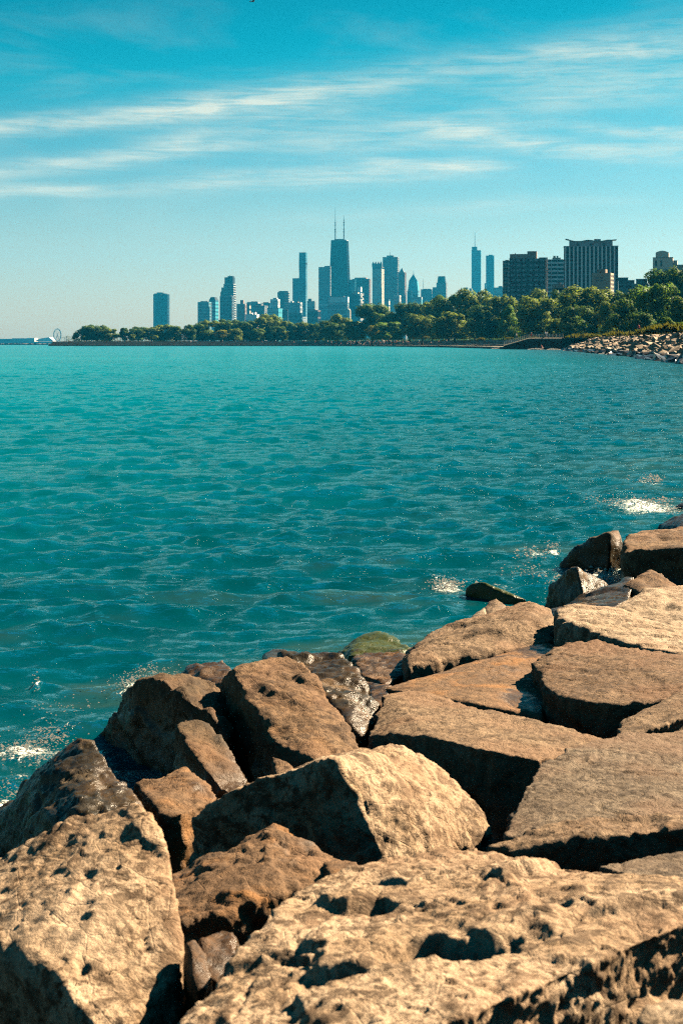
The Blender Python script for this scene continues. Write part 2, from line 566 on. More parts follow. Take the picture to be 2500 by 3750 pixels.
boulder('pale grained slab corner lying against the right edge above the broad flat slab', 'slabpale',
        [(1418, 1662, 6.95), (1440, 1650, 7.0), (1500, 1620, 7.3), (1568, 1585, 7.6), (1660, 1550, 7.7), (1660, 1625, 6.9), (1568, 1648, 6.75), (1445, 1692, 6.6), (1424, 1688, 6.65)],
        drop=0.1, amp=0.7, style='slab', strata=(-0.1, -0.1, 1))
boulder('cream boulder with a sunlit streaked face and black left wall, centre of the pile', 'pitted',
        [(433, 1877, 5.5), (510, 1827, 5.48), (592, 1790, 5.44), (668, 1793, 5.42), (697, 1760, 5.41), (768, 1740, 5.38), (830, 1725, 5.75), (900, 1712, 6.05), (985, 1742, 6.05), (1040, 1790, 6.0), (1085, 1832, 5.95), (1112, 1872, 5.88), (1126, 1920, 5.8), (1060, 1946, 5.62), (1000, 1957, 5.5), (879, 1966, 5.33)],
        drop=0.0, amp=0.75, style='pitted', strata=(0.5, 0.3, 0.75), dents=[(1010, 1800, 5.95, 0.03, 0.02, 1.5), (810, 1760, 5.6, 0.03, 0.035, 1.8)])
boulder('small sunlit brown stone set between the dark boulders left of centre', 'rusty',
        [(308, 1802, 6.5), (370, 1782, 6.6), (432, 1758, 6.65), (466, 1788, 6.5), (502, 1832, 6.25), (420, 1868, 6.0), (372, 1872, 6.0), (350, 1838, 6.2)], drop=0.0, amp=0.8)
boulder('wet brown boulder with a glinting ribbed face at the left edge', 'wet',
        [(-60, 1940, 7.3), (0, 1885, 7.15), (35, 1842, 6.75), (76, 1797, 6.30), (122, 1736, 6.42), (182, 1694, 6.5), (216, 1700, 6.45), (262, 1770, 6.2), (295, 1840, 5.95), (342, 1890, 5.78), (376, 1926, 5.65), (376, 2010, 5.35), (240, 2000, 5.35),
         (175, 1965, 5.42), (126, 1893, 5.78)],
        drop=-0.25, amp=1.0, style='pitted', strata=(0.7, 0.5, 0.5))
boulder('bulky black boulder with a brown sunlit cap, left of centre at the water', 'dark',
        [(222, 1686, 8.6), (250, 1650, 8.5), (292, 1588, 8.3), (340, 1562, 8.12), (372, 1550, 8.1), (440, 1545, 8.2), (502, 1560, 8.15), (530, 1620, 7.85), (528, 1700, 7.45), (484, 1642, 7.5), (420, 1602, 7.7), (372, 1558, 7.95)],
        [(402, 1662, 7.22), (445, 1660, 7.3), (480, 1668, 7.3), (526, 1702, 7.12), (574, 1790, 6.78), (562, 1828, 6.6), (500, 1802, 6.62), (440, 1730, 6.9)],
        drop=-0.25, amp=0.9, style='rough')
boulder('tall sunlit brown boulder with a ridged slanting face, left of centre', 'brown',
        [(506, 1572, 7.95), (530, 1541, 7.8), (562, 1530, 7.9), (610, 1512, 7.97), (660, 1500, 8.05), (702, 1520, 7.95), (742, 1588, 7.65), (800, 1670, 7.35), (830, 1722, 7.15), (826, 1742, 7.05), (735, 1752, 6.9), (633, 1707, 7.12)],
        drop=-0.2, amp=0.85, style='pitted', strata=(0.6, 0.45, 0.6))
boulder('small jagged brown shard in the shadow below the tall brown boulder', 'brown',
        [(628, 1742, 6.72), (650, 1755, 6.66), (690, 1768, 6.55), (670, 1790, 6.35), (634, 1788, 6.38)], drop=0.0, amp=0.5)
boulder('grey wet boulder shining behind the tall brown boulder', 'wet',
        [(640, 1505, 8.7), (700, 1489, 8.8), (745, 1492, 8.75), (792, 1505, 8.6), (822, 1540, 8.35), (846, 1590, 8.1), (864, 1645, 7.8), (846, 1695, 7.5), (800, 1665, 7.5), (740, 1580, 8.0)], drop=-0.2, amp=1.0, style='rough', strata=(0.4, 0.7, 0.4))
boulder('long flat tan slab with a dark blocky front, centre right', 'slabpale',
        [(842, 1690, 7.3), (868, 1640, 7.7), (882, 1592, 8.1), (942, 1584, 8.25), (1030, 1612, 7.95), (1120, 1640, 7.7), (1230, 1668, 7.4), (1330, 1690, 7.15), (1402, 1700, 7.0), (1310, 1728, 6.72), (1235, 1748, 6.5), (1130, 1727, 6.55), (1000, 1696, 6.85), (900, 1684, 7.15)],
        drop=-0.1, amp=0.85, style='slab', strata=(0, -0.05, 1))
boulder('wide brown slab with a rough cracked top and shadowed front, right edge', 'slab',
        [(1232, 1540, 8.5), (1240, 1515, 8.75), (1264, 1488, 9.0), (1330, 1474, 9.15), (1450, 1480, 9.2), (1568, 1486, 9.2), (1660, 1500, 9.0), (1660, 1600, 7.4), (1568, 1600, 7.5), (1500, 1608, 7.45), (1400, 1618, 7.45), (1290, 1602, 7.7), (1242, 1575, 8.0)],
        drop=-0.1, amp=1.1, style='slab', strata=(0.05, -0.12, 1))
boulder('sloping wet slab streaked with ochre, half under the wide brown slab', 'rusty',
        [(878, 1582, 8.6), (1000, 1552, 9.0), (1120, 1515, 9.4), (1250, 1474, 9.75), (1300, 1500, 9.4), (1245, 1560, 8.8), (1245, 1645, 7.85), (1100, 1618, 8.0), (950, 1594, 8.3)],
        drop=-0.2, amp=0.5, style='slab', strata=(-0.2, -0.15, 1))
boulder('long boulder with lit tan top and black undercut front, by the water', 'slabpale',
        [(928, 1512, 9.75), (985, 1455, 10.4), (1060, 1420, 10.8), (1150, 1402, 10.95), (1240, 1384, 11.0), (1262, 1400, 10.75), (1277, 1450, 10.15), (1272, 1472, 9.75), (1240, 1440, 10.0), (1205, 1420, 10.05), (1100, 1452, 9.75), (1000, 1500, 9.4), (934, 1530, 9.1)],
        drop=-0.2, amp=0.9, style='rough', strata=(-0.25, -0.2, 1))
boulder('pale wedge of layered stone with long dark cracks, right of the shadowed boulder', 'pale',
        [(1278, 1402, 10.0), (1320, 1388, 10.25), (1400, 1394, 10.3), (1568, 1448, 10.0), (1640, 1480, 9.6), (1640, 1515, 8.8), (1568, 1497, 8.9), (1440, 1480, 9.0), (1335, 1442, 9.4), (1292, 1422, 9.55), (1276, 1432, 9.55)],
        drop=0.0, amp=1.0, style='strata', strata=(-0.05, 0.95, 0.5))
boulder('small domed tan stone standing behind the long boulder', 'slabpale',
        [(1108, 1402, 11.4), (1120, 1378, 11.55), (1140, 1373, 11.55), (1166, 1392, 11.45), (1150, 1418, 11.1), (1112, 1418, 11.15)], drop=-0.1, amp=0.4)
boulder('small cream jagged stone at the waterline behind the long boulder', 'pale',
        [(1056, 1442, 11.0), (1070, 1424, 11.1), (1095, 1412, 11.2), (1112, 1394, 11.3), (1120, 1420, 11.0), (1070, 1446, 10.8)], drop=-0.1, amp=0.4)
boulder('low dark rock awash in the lake with foam at its left', 'moss',
        [(1064, 1352, 13.3), (1085, 1338, 13.25), (1106, 1334, 13.2), (1132, 1354, 13.1), (1175, 1370, 13.02), (1212, 1378, 13.0), (1120, 1345, 13.5)], drop=-0.3, amp=0.4)
boulder('mossy green boulder at the water edge, centre', 'moss',
        [(772, 1502, 10.4), (812, 1470, 10.55), (862, 1454, 10.65), (912, 1464, 10.55), (944, 1490, 10.25), (922, 1505, 9.95), (800, 1508, 9.95)], drop=-0.3, amp=0.8)
boulder('wet red rock just below the mossy boulder', 'wetred',
        [(805, 1508, 9.7), (835, 1497, 9.85), (930, 1500, 9.8), (938, 1545, 9.3), (882, 1572, 9.05), (830, 1550, 9.25)], drop=-0.25, amp=0.9, style='pitted')
boulder('wet reddish stone low in the gap left of the long flat slab', 'wetred',
        [(840, 1562, 8.8), (900, 1572, 8.7), (888, 1625, 8.15), (862, 1655, 7.95), (846, 1610, 8.4)], drop=-0.25, amp=0.7)
boulder('small wet russet rock at the water edge behind the bulky black boulder', 'wetred',
        [(416, 1550, 9.55), (470, 1515, 9.7), (516, 1509, 9.7), (534, 1550, 9.3), (520, 1578, 9.0), (440, 1564, 9.2)], drop=-0.3, amp=0.9)
boulder('tiny black rock tip at the water behind the tall brown boulder', 'wet',
        [(603, 1502, 9.8), (630, 1489, 9.9), (658, 1494, 9.8), (650, 1520, 9.4), (610, 1518, 9.4)], drop=-0.3, amp=0.5)
boulder('black triangular rock with a lit mossy right edge, standing in water at the right', 'dark',
        [(1279, 1296, 15.1), (1312, 1264, 15.0), (1360, 1234, 14.83), (1398, 1223, 14.62), (1418, 1220, 15.1), (1430, 1245, 15.0), (1437, 1290, 14.9)], drop=-0.4, amp=0.8)
boulder('large block with a speckled brown top and black front, right edge by the water', 'brown',
        [(1428, 1238, 14.1), (1470, 1219, 14.9), (1568, 1211, 15.0), (1660, 1225, 14.6), (1660, 1265, 13.2), (1568, 1262, 13.2), (1500, 1262, 13.3), (1434, 1264, 13.4)], drop=-0.3, amp=0.9, style='rough')
boulder('black wet rock with a glittering rusty right side, in the wash at the right', 'wet',
        [(1251, 1378, 12.85), (1258, 1345, 12.75), (1285, 1318, 12.6), (1302, 1304, 12.5), (1322, 1301, 12.36), (1360, 1322, 12.6), (1397, 1342, 12.8), (1386, 1380, 12.35), (1345, 1392, 12.1)], drop=-0.3, amp=0.9, style='pitted')
boulder('flat wet rock shelf glinting between the black rock and the cream boulder', 'wet',
        [(1253, 1402, 12.0), (1330, 1385, 12.2), (1382, 1368, 12.3), (1452, 1325, 12.5), (1445, 1375, 11.5), (1400, 1402, 11.2), (1290, 1418, 11.2)], drop=-0.3, amp=0.9, style='pitted')
boulder('brown hump of rock behind the cream boulder at the right edge', 'brown',
        [(1432, 1348, 12.0), (1450, 1326, 12.1), (1496, 1304, 12.3), (1522, 1320, 12.2), (1545, 1352, 11.9), (1600, 1372, 11.7), (1480, 1372, 11.6)], drop=-0.1, amp=0.8)
boulder('cream boulder with a rounded lit face at the right edge, above the layered wedge', 'pale',
        [(1410, 1398, 11.0), (1445, 1370, 11.25), (1480, 1349, 11.45), (1500, 1351, 11.5), (1568, 1346, 11.55), (1640, 1380, 11.2), (1640, 1440, 10.4), (1562, 1448, 10.35), (1496, 1412, 10.7), (1425, 1412, 10.75)], drop=0.0, amp=0.8)
boulder('dark rock cut by the right edge, in the surf', 'dark',
        [(1508, 1209, 18.4), (1540, 1184, 18.6), (1568, 1174, 18.6), (1640, 1178, 18.4), (1640, 1215, 17.6), (1560, 1213, 17.8)], drop=-0.4, amp=0.9)
boulder('farthest small dark rock tip in the surf at the right edge', 'dark',
        [(1543, 1166, 20.6), (1565, 1150, 20.7), (1640, 1148, 20.7), (1640, 1170, 20.0)], drop=-0.4, amp=0.6)


def hull_mesh(bm, pts):
    vs = [bm.verts.new(p) for p in pts]
    r = bmesh.ops.convex_hull(bm, input=vs)
    dead = [e for e in set(r['geom_interior'] + r['geom_unused']) if isinstance(e, bmesh.types.BMVert) and e.is_valid]
    if dead:
        bmesh.ops.delete(bm, geom=dead, context='VERTS')


tmp = []
for d in B:
    bm = bmesh.new()
    allp = []
    for hl in d['hulls']:
        pts = []
        for q in hl:
            x, y, D = q[:3]
            D *= d['sc']
            p = PO(x, y, D)
            pts.append(p)
            if len(q) > 3 and q[3] is not None:
                if q[3] == 'b':                       # undercut: goes back along the ground
                    pts.append(p + Vector((0.02, 0.55, -0.02)))
                    continue
            dz = d['drop']
            if p.z > dz + 0.02:
                pts.append(Vector((p.x, p.y + 0.04 * (p.z - dz), dz)))
        hull_mesh(bm, pts)
        allp += pts
    me = bpy.data.meshes.new('boulder')
    bm.to_mesh(me); bm.free()
    Dm = sum(p.y for p in allp) / len(allp)
    cen = sum(allp, Vector()) / len(allp)
    cen.z = d['drop']
    me.transform(Matrix.Translation(-cen))
    o = bpy.data.objects.new('boulder', me)
    COL.objects.link(o)
    o.location = cen
    md = o.modifiers.new('remesh', 'REMESH')
    md.mode = 'VOXEL'
    md.voxel_size = max(0.0060, 9.4 * d['cell'] * Dm / F)
    tmp.append((o, d, md.voxel_size))
dg = C.evaluated_depsgraph_get()
S_NP = np.array(sdir)
for o, d, vs in tmp:
    ev = o.evaluated_get(dg)
    me = bpy.data.meshes.new_from_object(ev)
    n = len(me.vertices)
    co = np.empty(n * 3, dtype=np.float32); me.vertices.foreach_get('co', co)
    co = co.reshape(-1, 3).astype(np.float64)
    ed = np.empty(len(me.edges) * 2, dtype=np.int32); me.edges.foreach_get('vertices', ed)
    ed = ed.reshape(-1, 2)
    deg = np.bincount(ed.ravel(), minlength=n).astype(float)[:, None]

    def smooth(a, k):
        for _ in range(k):
            s = np.zeros_like(a)
            for c in range(a.shape[1]):
                s[:, c] = np.bincount(ed[:, 0], a[ed[:, 1], c], n) + np.bincount(ed[:, 1], a[ed[:, 0], c], n)
            a = s / deg
        return a
    seed = (hash_ := sum(ord(c) for c in d['label']) % 97) * 1.37
    st = np.array(d['strata'], dtype=float); st /= np.linalg.norm(st)
    p = co + seed
    A = d['amp']
    size = (co.max(0) - co.min(0)).mean()
    # warp the corners before rounding so that flat faces and straight edges break up
    co = smooth(co, 1)

    def normals():
        me.vertices.foreach_set('co', co.astype(np.float32).ravel()); me.update()
        nn = np.empty(n * 3, dtype=np.float32); me.vertex_normals.foreach_get('vector', nn)
        return nn.reshape(-1, 3).astype(np.float64)
    nr = smooth(normals(), 6)
    nr /= np.maximum(np.linalg.norm(nr, axis=1)[:, None], 1e-6)
    # 1: broad lumps
    L = max(size, 0.25)
    h = fbm(p * (1.7 / L), 3) * 0.022 * L * A
    # 2: bedding: coordinate across the strata is stretched so that ledges run along it
    along = p - np.outer(p @ st, st) * 1.0
    across = p @ st
    lay = along * 0.9 + np.outer(across * 4.2, st)
    rg = ridged(lay * 2.6, 4)
    wv = np.stack([fbm(p * 2.3 + 5, 3), fbm(p * 2.3 + 25, 3), fbm(p * 2.3 + 45, 3)], 1)
    lay2 = along + np.outer(across * 1.7, st)
    big, e1 = facets(lay2 + wv * 0.10, 3.0 / max(L, 0.5) ** 0.5, 0.15)
    mid_, e2 = facets(lay2 + wv * 0.05, 8.0, 0.20, 0.08)
    sml, e3 = facets(p + wv * 0.03, 22.0, 0.32, 0.10)
    big, mid_ = smooth(big[:, None], 3)[:, 0], smooth(mid_[:, None], 1)[:, 0]
    # long thin fractures
    cr = np.abs(perlin(lay2 * 1.9 + wv * 0.5 + 40))
    cr2 = np.abs(perlin(p * 3.3 + wv * 0.4 + 80))
    gate = sstep(fbm(p * 1.3 + 12, 2), -0.05, 0.2)
    h -= 0.013 * A * (1 - sstep(cr, 0.0, 0.020)) * gate + 0.010 * A * (1 - sstep(cr2, 0.0, 0.03)) * sstep(fbm(p * 1.7 + 32, 2), 0.0, 0.25)
    if d['style'] == 'rough':
        h += (big * 0.9 + mid_ * 0.5 + sml * 0.6) * A - 0.004 * A * (1 - e1) * sstep(fbm(p * 1.9 + 8, 2), 0.0, 0.3)
        h += (rg - 0.6) * 0.008 * A
    if d['style'] == 'pitted':
        h += (big * 0.7 + mid_ * 0.32 + sml * 0.6) * A - 0.004 * A * (1 - e1) * sstep(fbm(p * 1.9 + 8, 2), 0.0, 0.3)
        h += (ridged(lay2 * 4.2 + wv * 0.8, 4, 0.6) - 0.6) * 0.004 * A
        w1, w2, _ = worley(lay2 * 7.0 + wv * 1.5)
        h -= 0.005 * A * (1 - sstep(w1 + 0.6 * fbm(p * 14, 3), 0.05, 0.40)) * sstep(fbm(p * 2.4, 2), 0.02, 0.32)
        w1, w2, _ = worley(p * 21 + 3)
        h -= 0.004 * A * (1 - sstep(w1, 0.10, 0.45)) * sstep(fbm(p * 4 + 4, 2), -0.05, 0.3)
    if d['style'] == 'slab':
        side = sstep(1 - np.abs(nr @ st), 0.15, 0.6)
        h += (rg - 0.6) * 0.005 * A
        h += side * (big * 0.9 + mid_ * 0.9) * A + (1 - side) * (big * 0.18 + mid_ * 0.12) * A + sml * 0.45 * A
        h -= 0.007 * A * (1 - e1) * (1 - side) * sstep(fbm(p * 1.9 + 8, 2), 0.0, 0.3)
        w1, w2, _ = worley(lay2 * 11.0 + wv)
        h -= 0.008 * A * (1 - sstep(w1 + 0.4 * fbm(p * 12, 3), 0.05, 0.4)) * sstep(fbm(p * 1.8 + 3, 2), -0.05, 0.3) * (1 - side)
    if d['style'] == 'strata':
        h += (ridged(along * 0.8 + np.outer(across * 9.0, st), 3) - 0.6) * 0.018 * A
        g = np.abs(perlin(np.stack([across * 9 + fbm(p * 1.5, 2) * 0.7, along[:, 0] * 0.35, along[:, 1] * 0.35], 1)))
        h -= 0.03 * A * (1 - sstep(g, 0.0, 0.07))
    h += fbm(p * 9 + 2, 5, 0.70) * 0.0055 * A
    h += fbm(p * 45, 2, 0.6) * 0.0035 * A
    for (x, y, D, r, dep, ex) in d['dents']:
        dep *= 0.7
        c = np.array(PO(x, y, D) - o.location)
        dd = (co - c) / np.array([r * ex, r, r * 1.3])
        rr = np.sqrt((dd ** 2).sum(1)) + fbm(p * 7, 3) * 0.5
        h -= dep * (1 - sstep(rr, 0.45, 1.0))
    co = co + nr * h[:, None]
    me.vertices.foreach_set('co', co.astype(np.float32).ravel())
    me.update()
    me.polygons.foreach_set('use_smooth', np.ones(len(me.polygons), dtype=bool))
    old = o.data
    o.modifiers.clear()
    o.data = me
    bpy.data.meshes.remove(old)
    me.name = 'boulder'
    me.materials.clear(); me.materials.append(RM[d['mat']])
    tag(o, d['label'], 'boulder', 'shoreline boulders')
ROCKTRIS = sum(len(o.data.polygons) * 2 for o, _, _ in tmp)
pass

# ------------------------------------------------------------------ shoreline, lake bed, water
SHORE = [(-60, -62), (-7, 1.0), (-3.0, 6.3), (-1.67, 7.6), (-0.55, 10.4), (0.46, 11.0), (1.78, 12.9), (3.6, 16.5), (5.2, 19.5), (38.0, 172.0), (77.0, 562.0)]


def shore_dist(x, y, line=SHORE):
    """signed distance to the shoreline: positive on land (right of the line)"""
    best = np.full(x.shape, 1e9); sg = np.zeros(x.shape)
    for (ax, ay), (bx, by) in zip(line[:-1], line[1:]):
        ux, uy = bx - ax, by - ay
        L2 = ux * ux + uy * uy
        t = np.clip(((x - ax) * ux + (y - ay) * uy) / L2, 0, 1)
        ex, ey = x - (ax + t * ux), y - (ay + t * uy)
        d = np.hypot(ex, ey)
        cr = ux * (y - ay) - uy * (x - ax)
        m = d < best
        best = np.where(m, d, best); sg = np.where(m, -np.sign(cr), sg)
    return best * sg


def grid_faces(nr, nc):
    i = np.arange((nr - 1) * nc).reshape(nr - 1, nc)[:, :-1].ravel()
    return np.stack([i, i + 1, i + nc + 1, i + nc], 1)


# ground under the boulders and beside the lake
xs = np.concatenate([np.linspace(-40, -9.5, 30), np.linspace(-9, 6, 76), np.linspace(6.5, 70, 60)]); ys = np.concatenate([np.linspace(-40, -4.5, 30), np.linspace(-4, 22, 130), np.linspace(23, 150, 60)])
gx, gy = np.meshgrid(xs, ys)
gd = shore_dist(gx, gy)
gz = np.where(gd > 0, -0.42 + 0.155 * np.minimum(gd, 7) + 0.36 * np.clip(gd - 7, 0, 10.2), -0.42 + 0.22 * np.maximum(gd, -6))  # inland rise out of view, shaped to screen low sky off the boulders
gp = np.stack([gx.ravel(), gy.ravel(), gz.ravel()], 1)
gp[:, 2] += fbm(gp * 1.3, 4) * 0.12
me = np_mesh('shore_ground', gp, grid_faces(len(ys), len(xs)))
o = link_mesh('shore_ground', me, rock_mat('wet_shore_bed', (0.10, 0.08, 0.05), (0.06, 0.05, 0.035), (0.03, 0.025, 0.02), 1.0, 0.6, wet=0.3))
tag(o, kind='structure')

# the lake: a fan of real waves, fine near the shore and coarser with distance
Yr = np.concatenate([F * H / (np.linspace(4300, 3150, 20, endpoint=False) - V0), F * H / (np.linspace(3150, 1670, 500, endpoint=False) - V0)])
d_, st_ = Yr[-1], 0.15
far_rows = []
while d_ < 8900:                       # then rows at a slowly widening step, fine enough for metre-long waves to 150 m
    st_ = 0.15 + 0.0020 * (d_ - 30) if d_ < 160 else 0.41 + 0.006 * (d_ - 160) if d_ < 600 else d_ * 0.05
    d_ += st_; far_rows.append(d_)
Yr = np.concatenate([Yr, far_rows])
tcol = np.concatenate([-np.geomspace(2.2, 0.30, 22, endpoint=False), np.linspace(-0.30, 0.30, 380), np.geomspace(0.30, 1.6, 20)[1:]])
wy, wtt = np.meshgrid(Yr, tcol, indexing='ij')
wx = wtt * (wy + 0.0)
dYr = np.abs(np.gradient(Yr))[:, None] * np.ones_like(wx)
wp = np.stack([wx.ravel(), wy.ravel()], 1)
dYf = dYr.ravel()
rw = np.random.RandomState(5)
hz = np.zeros(len(wp)); hx = np.zeros(len(wp)); hy = np.zeros(len(wp))
gust = 1.0 + 0.4 * fbm(np.stack([wp[:, 0] * 0.07, wp[:, 1] * 0.045, np.zeros(len(wp))], 1), 3)
gust2 = 1.0 + 0.55 * fbm(np.stack([wp[:, 0] * 0.45, wp[:, 1] * 0.30, np.ones(len(wp)) * 3], 1), 3)
NW = 150
for i in range(NW):
    lam = 0.15 * (4.0 / 0.15) ** ((i + rw.rand()) / NW)
    th = rw.normal(0, 0.75) if lam < 0.8 else rw.normal(0, 0.5)
    kx, ky = math.sin(th + 0.25), -math.cos(th + 0.25)
    k = 2 * PI / lam
    slope = WAVE_SLOPE * (0.8 if lam < 0.25 else 1.4 if lam < 0.8 else 1.4 * (0.8 / lam) ** 1.25)
    a = slope / k * math.sqrt(2.0 / NW)
    ph = k * (kx * wp[:, 0] + ky * wp[:, 1]) + rw.rand() * 2 * PI
    att = 1 - sstep(np.abs(ky) * k * dYf, 0.9, 2.6)
    att = att * (gust2 if lam < 0.7 else gust)
    s, c = np.sin(ph), np.cos(ph)
    hz += a * att * s
    q = 0.95 * a * att * c
    hx += kx * q; hy += ky * q
sd = shore_dist(wp[:, 0], wp[:, 1])
calm = 0.55 + 0.45 * sstep(-sd, 0.0, 2.5)
hz *= calm
# surf: foam patches (overview pixel, radius in px along x and y, strength)
FOAM = [(60, 1740, 110, 26, 1.0), (150, 1690, 60, 12, .7), (15, 1845, 45, 22, 1.0), (30, 1792, 60, 14, .7), (300, 1590, 50, 22, .9), (340, 1565, 60, 16, .6), (95, 1655, 40, 9, .6), (170, 1610, 60, 10, .4),
        (85, 1583, 12, 7, .9), (520, 1545, 40, 14, .6), (570, 1490, 40, 7, .7), (1030, 1352, 46, 20, 1.0), (1005, 1340, 40, 12, .7), (1150, 1345, 50, 10, .7), (1020, 1380, 60, 10, .5),
        (1230, 1282, 40, 14, .8), (1268, 1275, 22, 12, 1.0), (1240, 1322, 50, 10, .7), (1225, 1355, 60, 9, .5), (1380, 1325, 50, 16, 1.0), (1420, 1310, 30, 12, .9), (1340, 1400, 60, 14, .5), (1255, 1398, 30, 6, .6),
        (1480, 1165, 110, 20, 1.0), (1400, 1172, 70, 8, .6), (1490, 1112, 44, 12, .8), (1540, 1180, 50, 16, .8), (1440, 1140, 50, 8, .5), (1520, 1215, 60, 8, .4), (1010, 1500, 40, 6, .3), (960, 1440, 60, 6, .25)]
foam = np.zeros(len(wp))
for (fx, fy, rx, ry, s) in FOAM:
    D = F * H / (fy * OV - V0)
    cx = (fx * OV - 1250) / F * D
    sx = rx * OV / F * D
    sy = F * H / (fy * OV - V0 - ry * OV) - D
    sy = max(sy, sx * 0.6)
    foam = np.maximum(foam, 1.0 * s * np.exp(-(((wp[:, 0] - cx) / sx) ** 2 + ((wp[:, 1] - D) / sy) ** 2)))
lace = fbm(np.stack([wp[:, 0] * 1.1, wp[:, 1] * 0.9, np.ones(len(wp)) * 7], 1), 3)
foam = np.maximum(foam, 0.78 * np.exp(-((sd + 0.25) / 0.40) ** 2) * sstep(lace, -0.05, 0.35) * (1 - sstep(wp[:, 1], 40, 90)))
ch = fbm(np.stack([wp[:, 0] * 5, wp[:, 1] * 4, np.zeros(len(wp))], 1), 3)
hz += foam * (0.03 + 0.04 * ch)
# scattered whitecap flecks farther out
wco = np.stack([wp[:, 0] + hx, wp[:, 1] + hy, hz], 1)
near_far = wp[:, 1] > 120
wco[near_far, 2] += 0
me = np_mesh('lake_water', wco, grid_faces(len(Yr), len(tcol)))
crest = sstep(hz / 0.05, 0.6, 2.2) * (1 - sstep(wp[:, 1], 60, 120))
at = me.attributes.new('foam', 'FLOAT', 'POINT'); at.data.foreach_set('value', foam.astype(np.float32))
at = me.attributes.new('chop', 'FLOAT', 'POINT'); at.data.foreach_set('value', sstep(np.log(wp[:, 1]), math.log(60), math.log(600)).astype(np.float32))   # chop finer than the mesh there
at = me.attributes.new('offshore', 'FLOAT', 'POINT'); at.data.foreach_set('value', sstep(np.log(np.maximum(-sd, 0.5)), math.log(3), math.log(110)).astype(np.float32))
at = me.attributes.new('shore', 'FLOAT', 'POINT'); at.data.foreach_set('value', np.clip(1 + sd / 7.0, 0, 1).astype(np.float32))
wm, t, b = new_mat('lake_water')
geo = t.node('ShaderNodeNewGeometry')
pos = geo.outputs['Position']
fa = t.node('ShaderNodeAttribute', attribute_name='foam').outputs['Fac']
sh = t.node('ShaderNodeAttribute', attribute_name='shore').outputs['Fac']
n_big = t.noise(t.mapping(pos, scale=(0.012, 0.03, 0.0)), 1.0, 4, 0.55)
n_mid = t.noise(t.mapping(pos, scale=(0.5, 0.7, 0.0)), 1.0, 4, 0.6)
deep = t.mix(t.smooth(n_big, 0.35, 0.7), WATER_A, WATER_B)
off_ = t.node('ShaderNodeAttribute', attribute_name='offshore').outputs['Fac']
deep = t.mix(off_, (0.0, 0.036, 0.048), deep)      # body colour darker close in, brighter farther out
shal = t.mix(t.smooth(n_mid, 0.50, 0.68), (0.0, 0.032, 0.042), (0.03, 0.045, 0.02))
wc = t.mix(t.math('MULTIPLY', t.smooth(sh, 0.35, 1.0), 0.5), deep, shal)
fo1 = t.noise(t.mapping(pos, scale=(16, 11, 16)), 1.0, 6, 0.75, 0.8)
fo2 = t.noise(t.mapping(pos, scale=(60, 45, 60)), 1.0, 3, 0.6)
fmask = t.math('MULTIPLY', t.smooth(t.math('ADD', t.math('ADD', t.math('MULTIPLY', fa, 0.36), t.math('MULTIPLY', fo1, 0.70)), t.math('MULTIPLY', fo2, 0.45)), 0.84, 0.99), t.smooth(fa, 0.04, 0.18))
wc = t.mix(fmask, wc, (0.46, 0.45, 0.40))
t.put(b.inputs['Base Color'], wc)
chop = t.node('ShaderNodeAttribute', attribute_name='chop').outputs['Fac']
t.put(b.inputs['Roughness'], t.math('MAXIMUM', t.lin(fmask, 0, 1, 0.06, 0.6), t.lin(chop, 0, 1, 0.05, 0.15)))
b.inputs['IOR'].default_value = 1.33
r1 = t.noise(t.mapping(pos, scale=(5.5, 9, 0.0), rot=(0, 0, R(12))), 1.0, 5, 0.6, 0.3)
r2 = t.noise(t.mapping(pos, scale=(0.9, 1.6, 0.0), rot=(0, 0, R(-8))), 1.0, 6, 0.62, 0.4)
hgt = t.math('ADD', t.math('MULTIPLY', r1, 0.22), t.math('MULTIPLY', r2, 0.14))
r3 = t.noise(t.mapping(pos, scale=(0.16, 0.055, 0.0), rot=(0, 0, R(6))), 1.0, 3, 0.6, 0.3)
hgt = t.math('ADD', hgt, t.math('MULTIPLY', r3, 0.9))
hgt = t.math('ADD', hgt, t.math('MULTIPLY', fmask, 0.05))
# facets of the chop: slopes taken straight from noise, so that they stay as steep far away as near
def slope_noise(scale, rot, detail, rough, seed_):
    n = t.node('ShaderNodeTexNoise'); t.l.new(t.mapping(pos, scale=scale, rot=(0, 0, R(rot)), loc=(seed_, seed_ * .7, 0)), n.inputs['Vector'])
    n.inputs['Scale'].default_value = 1.0; n.inputs['Detail'].default_value = detail; n.inputs['Roughness'].default_value = rough; n.inputs['Distortion'].default_value = 0.35
    v = t.node('ShaderNodeVectorMath', operation='SUBTRACT'); t.l.new(n.outputs['Color'], v.inputs[0]); v.inputs[1].default_value = (0.5, 0.5, 0.5)
    return v.outputs[0]


def vscale(v, s):
    n = t.node('ShaderNodeVectorMath', operation='MULTIPLY'); t.l.new(v, n.inputs[0]); n.inputs[1].default_value = s
    return n.outputs[0]


def vadd(a, c):
    n = t.node('ShaderNodeVectorMath', operation='ADD'); t.l.new(a, n.inputs[0]); t.l.new(c, n.inputs[1])
    return n.outputs[0]


s1 = vscale(slope_noise((3.6, 2.6, 0), 8, 4, 0.66, 3.0), (1.0, 3.0, 0))
s2 = vscale(slope_noise((0.75, 0.34, 0), -6, 4, 0.62, 11.0), (0.45, 1.7, 0))
gadd = vadd(geo.outputs['Normal'], vadd(s1, s2))
nn_ = t.node('ShaderNodeVectorMath', operation='NORMALIZE'); t.l.new(gadd, nn_.inputs[0])
nrm = t.bump(hgt, WATER_RIPPLE, 0.40, nn_.outputs[0])
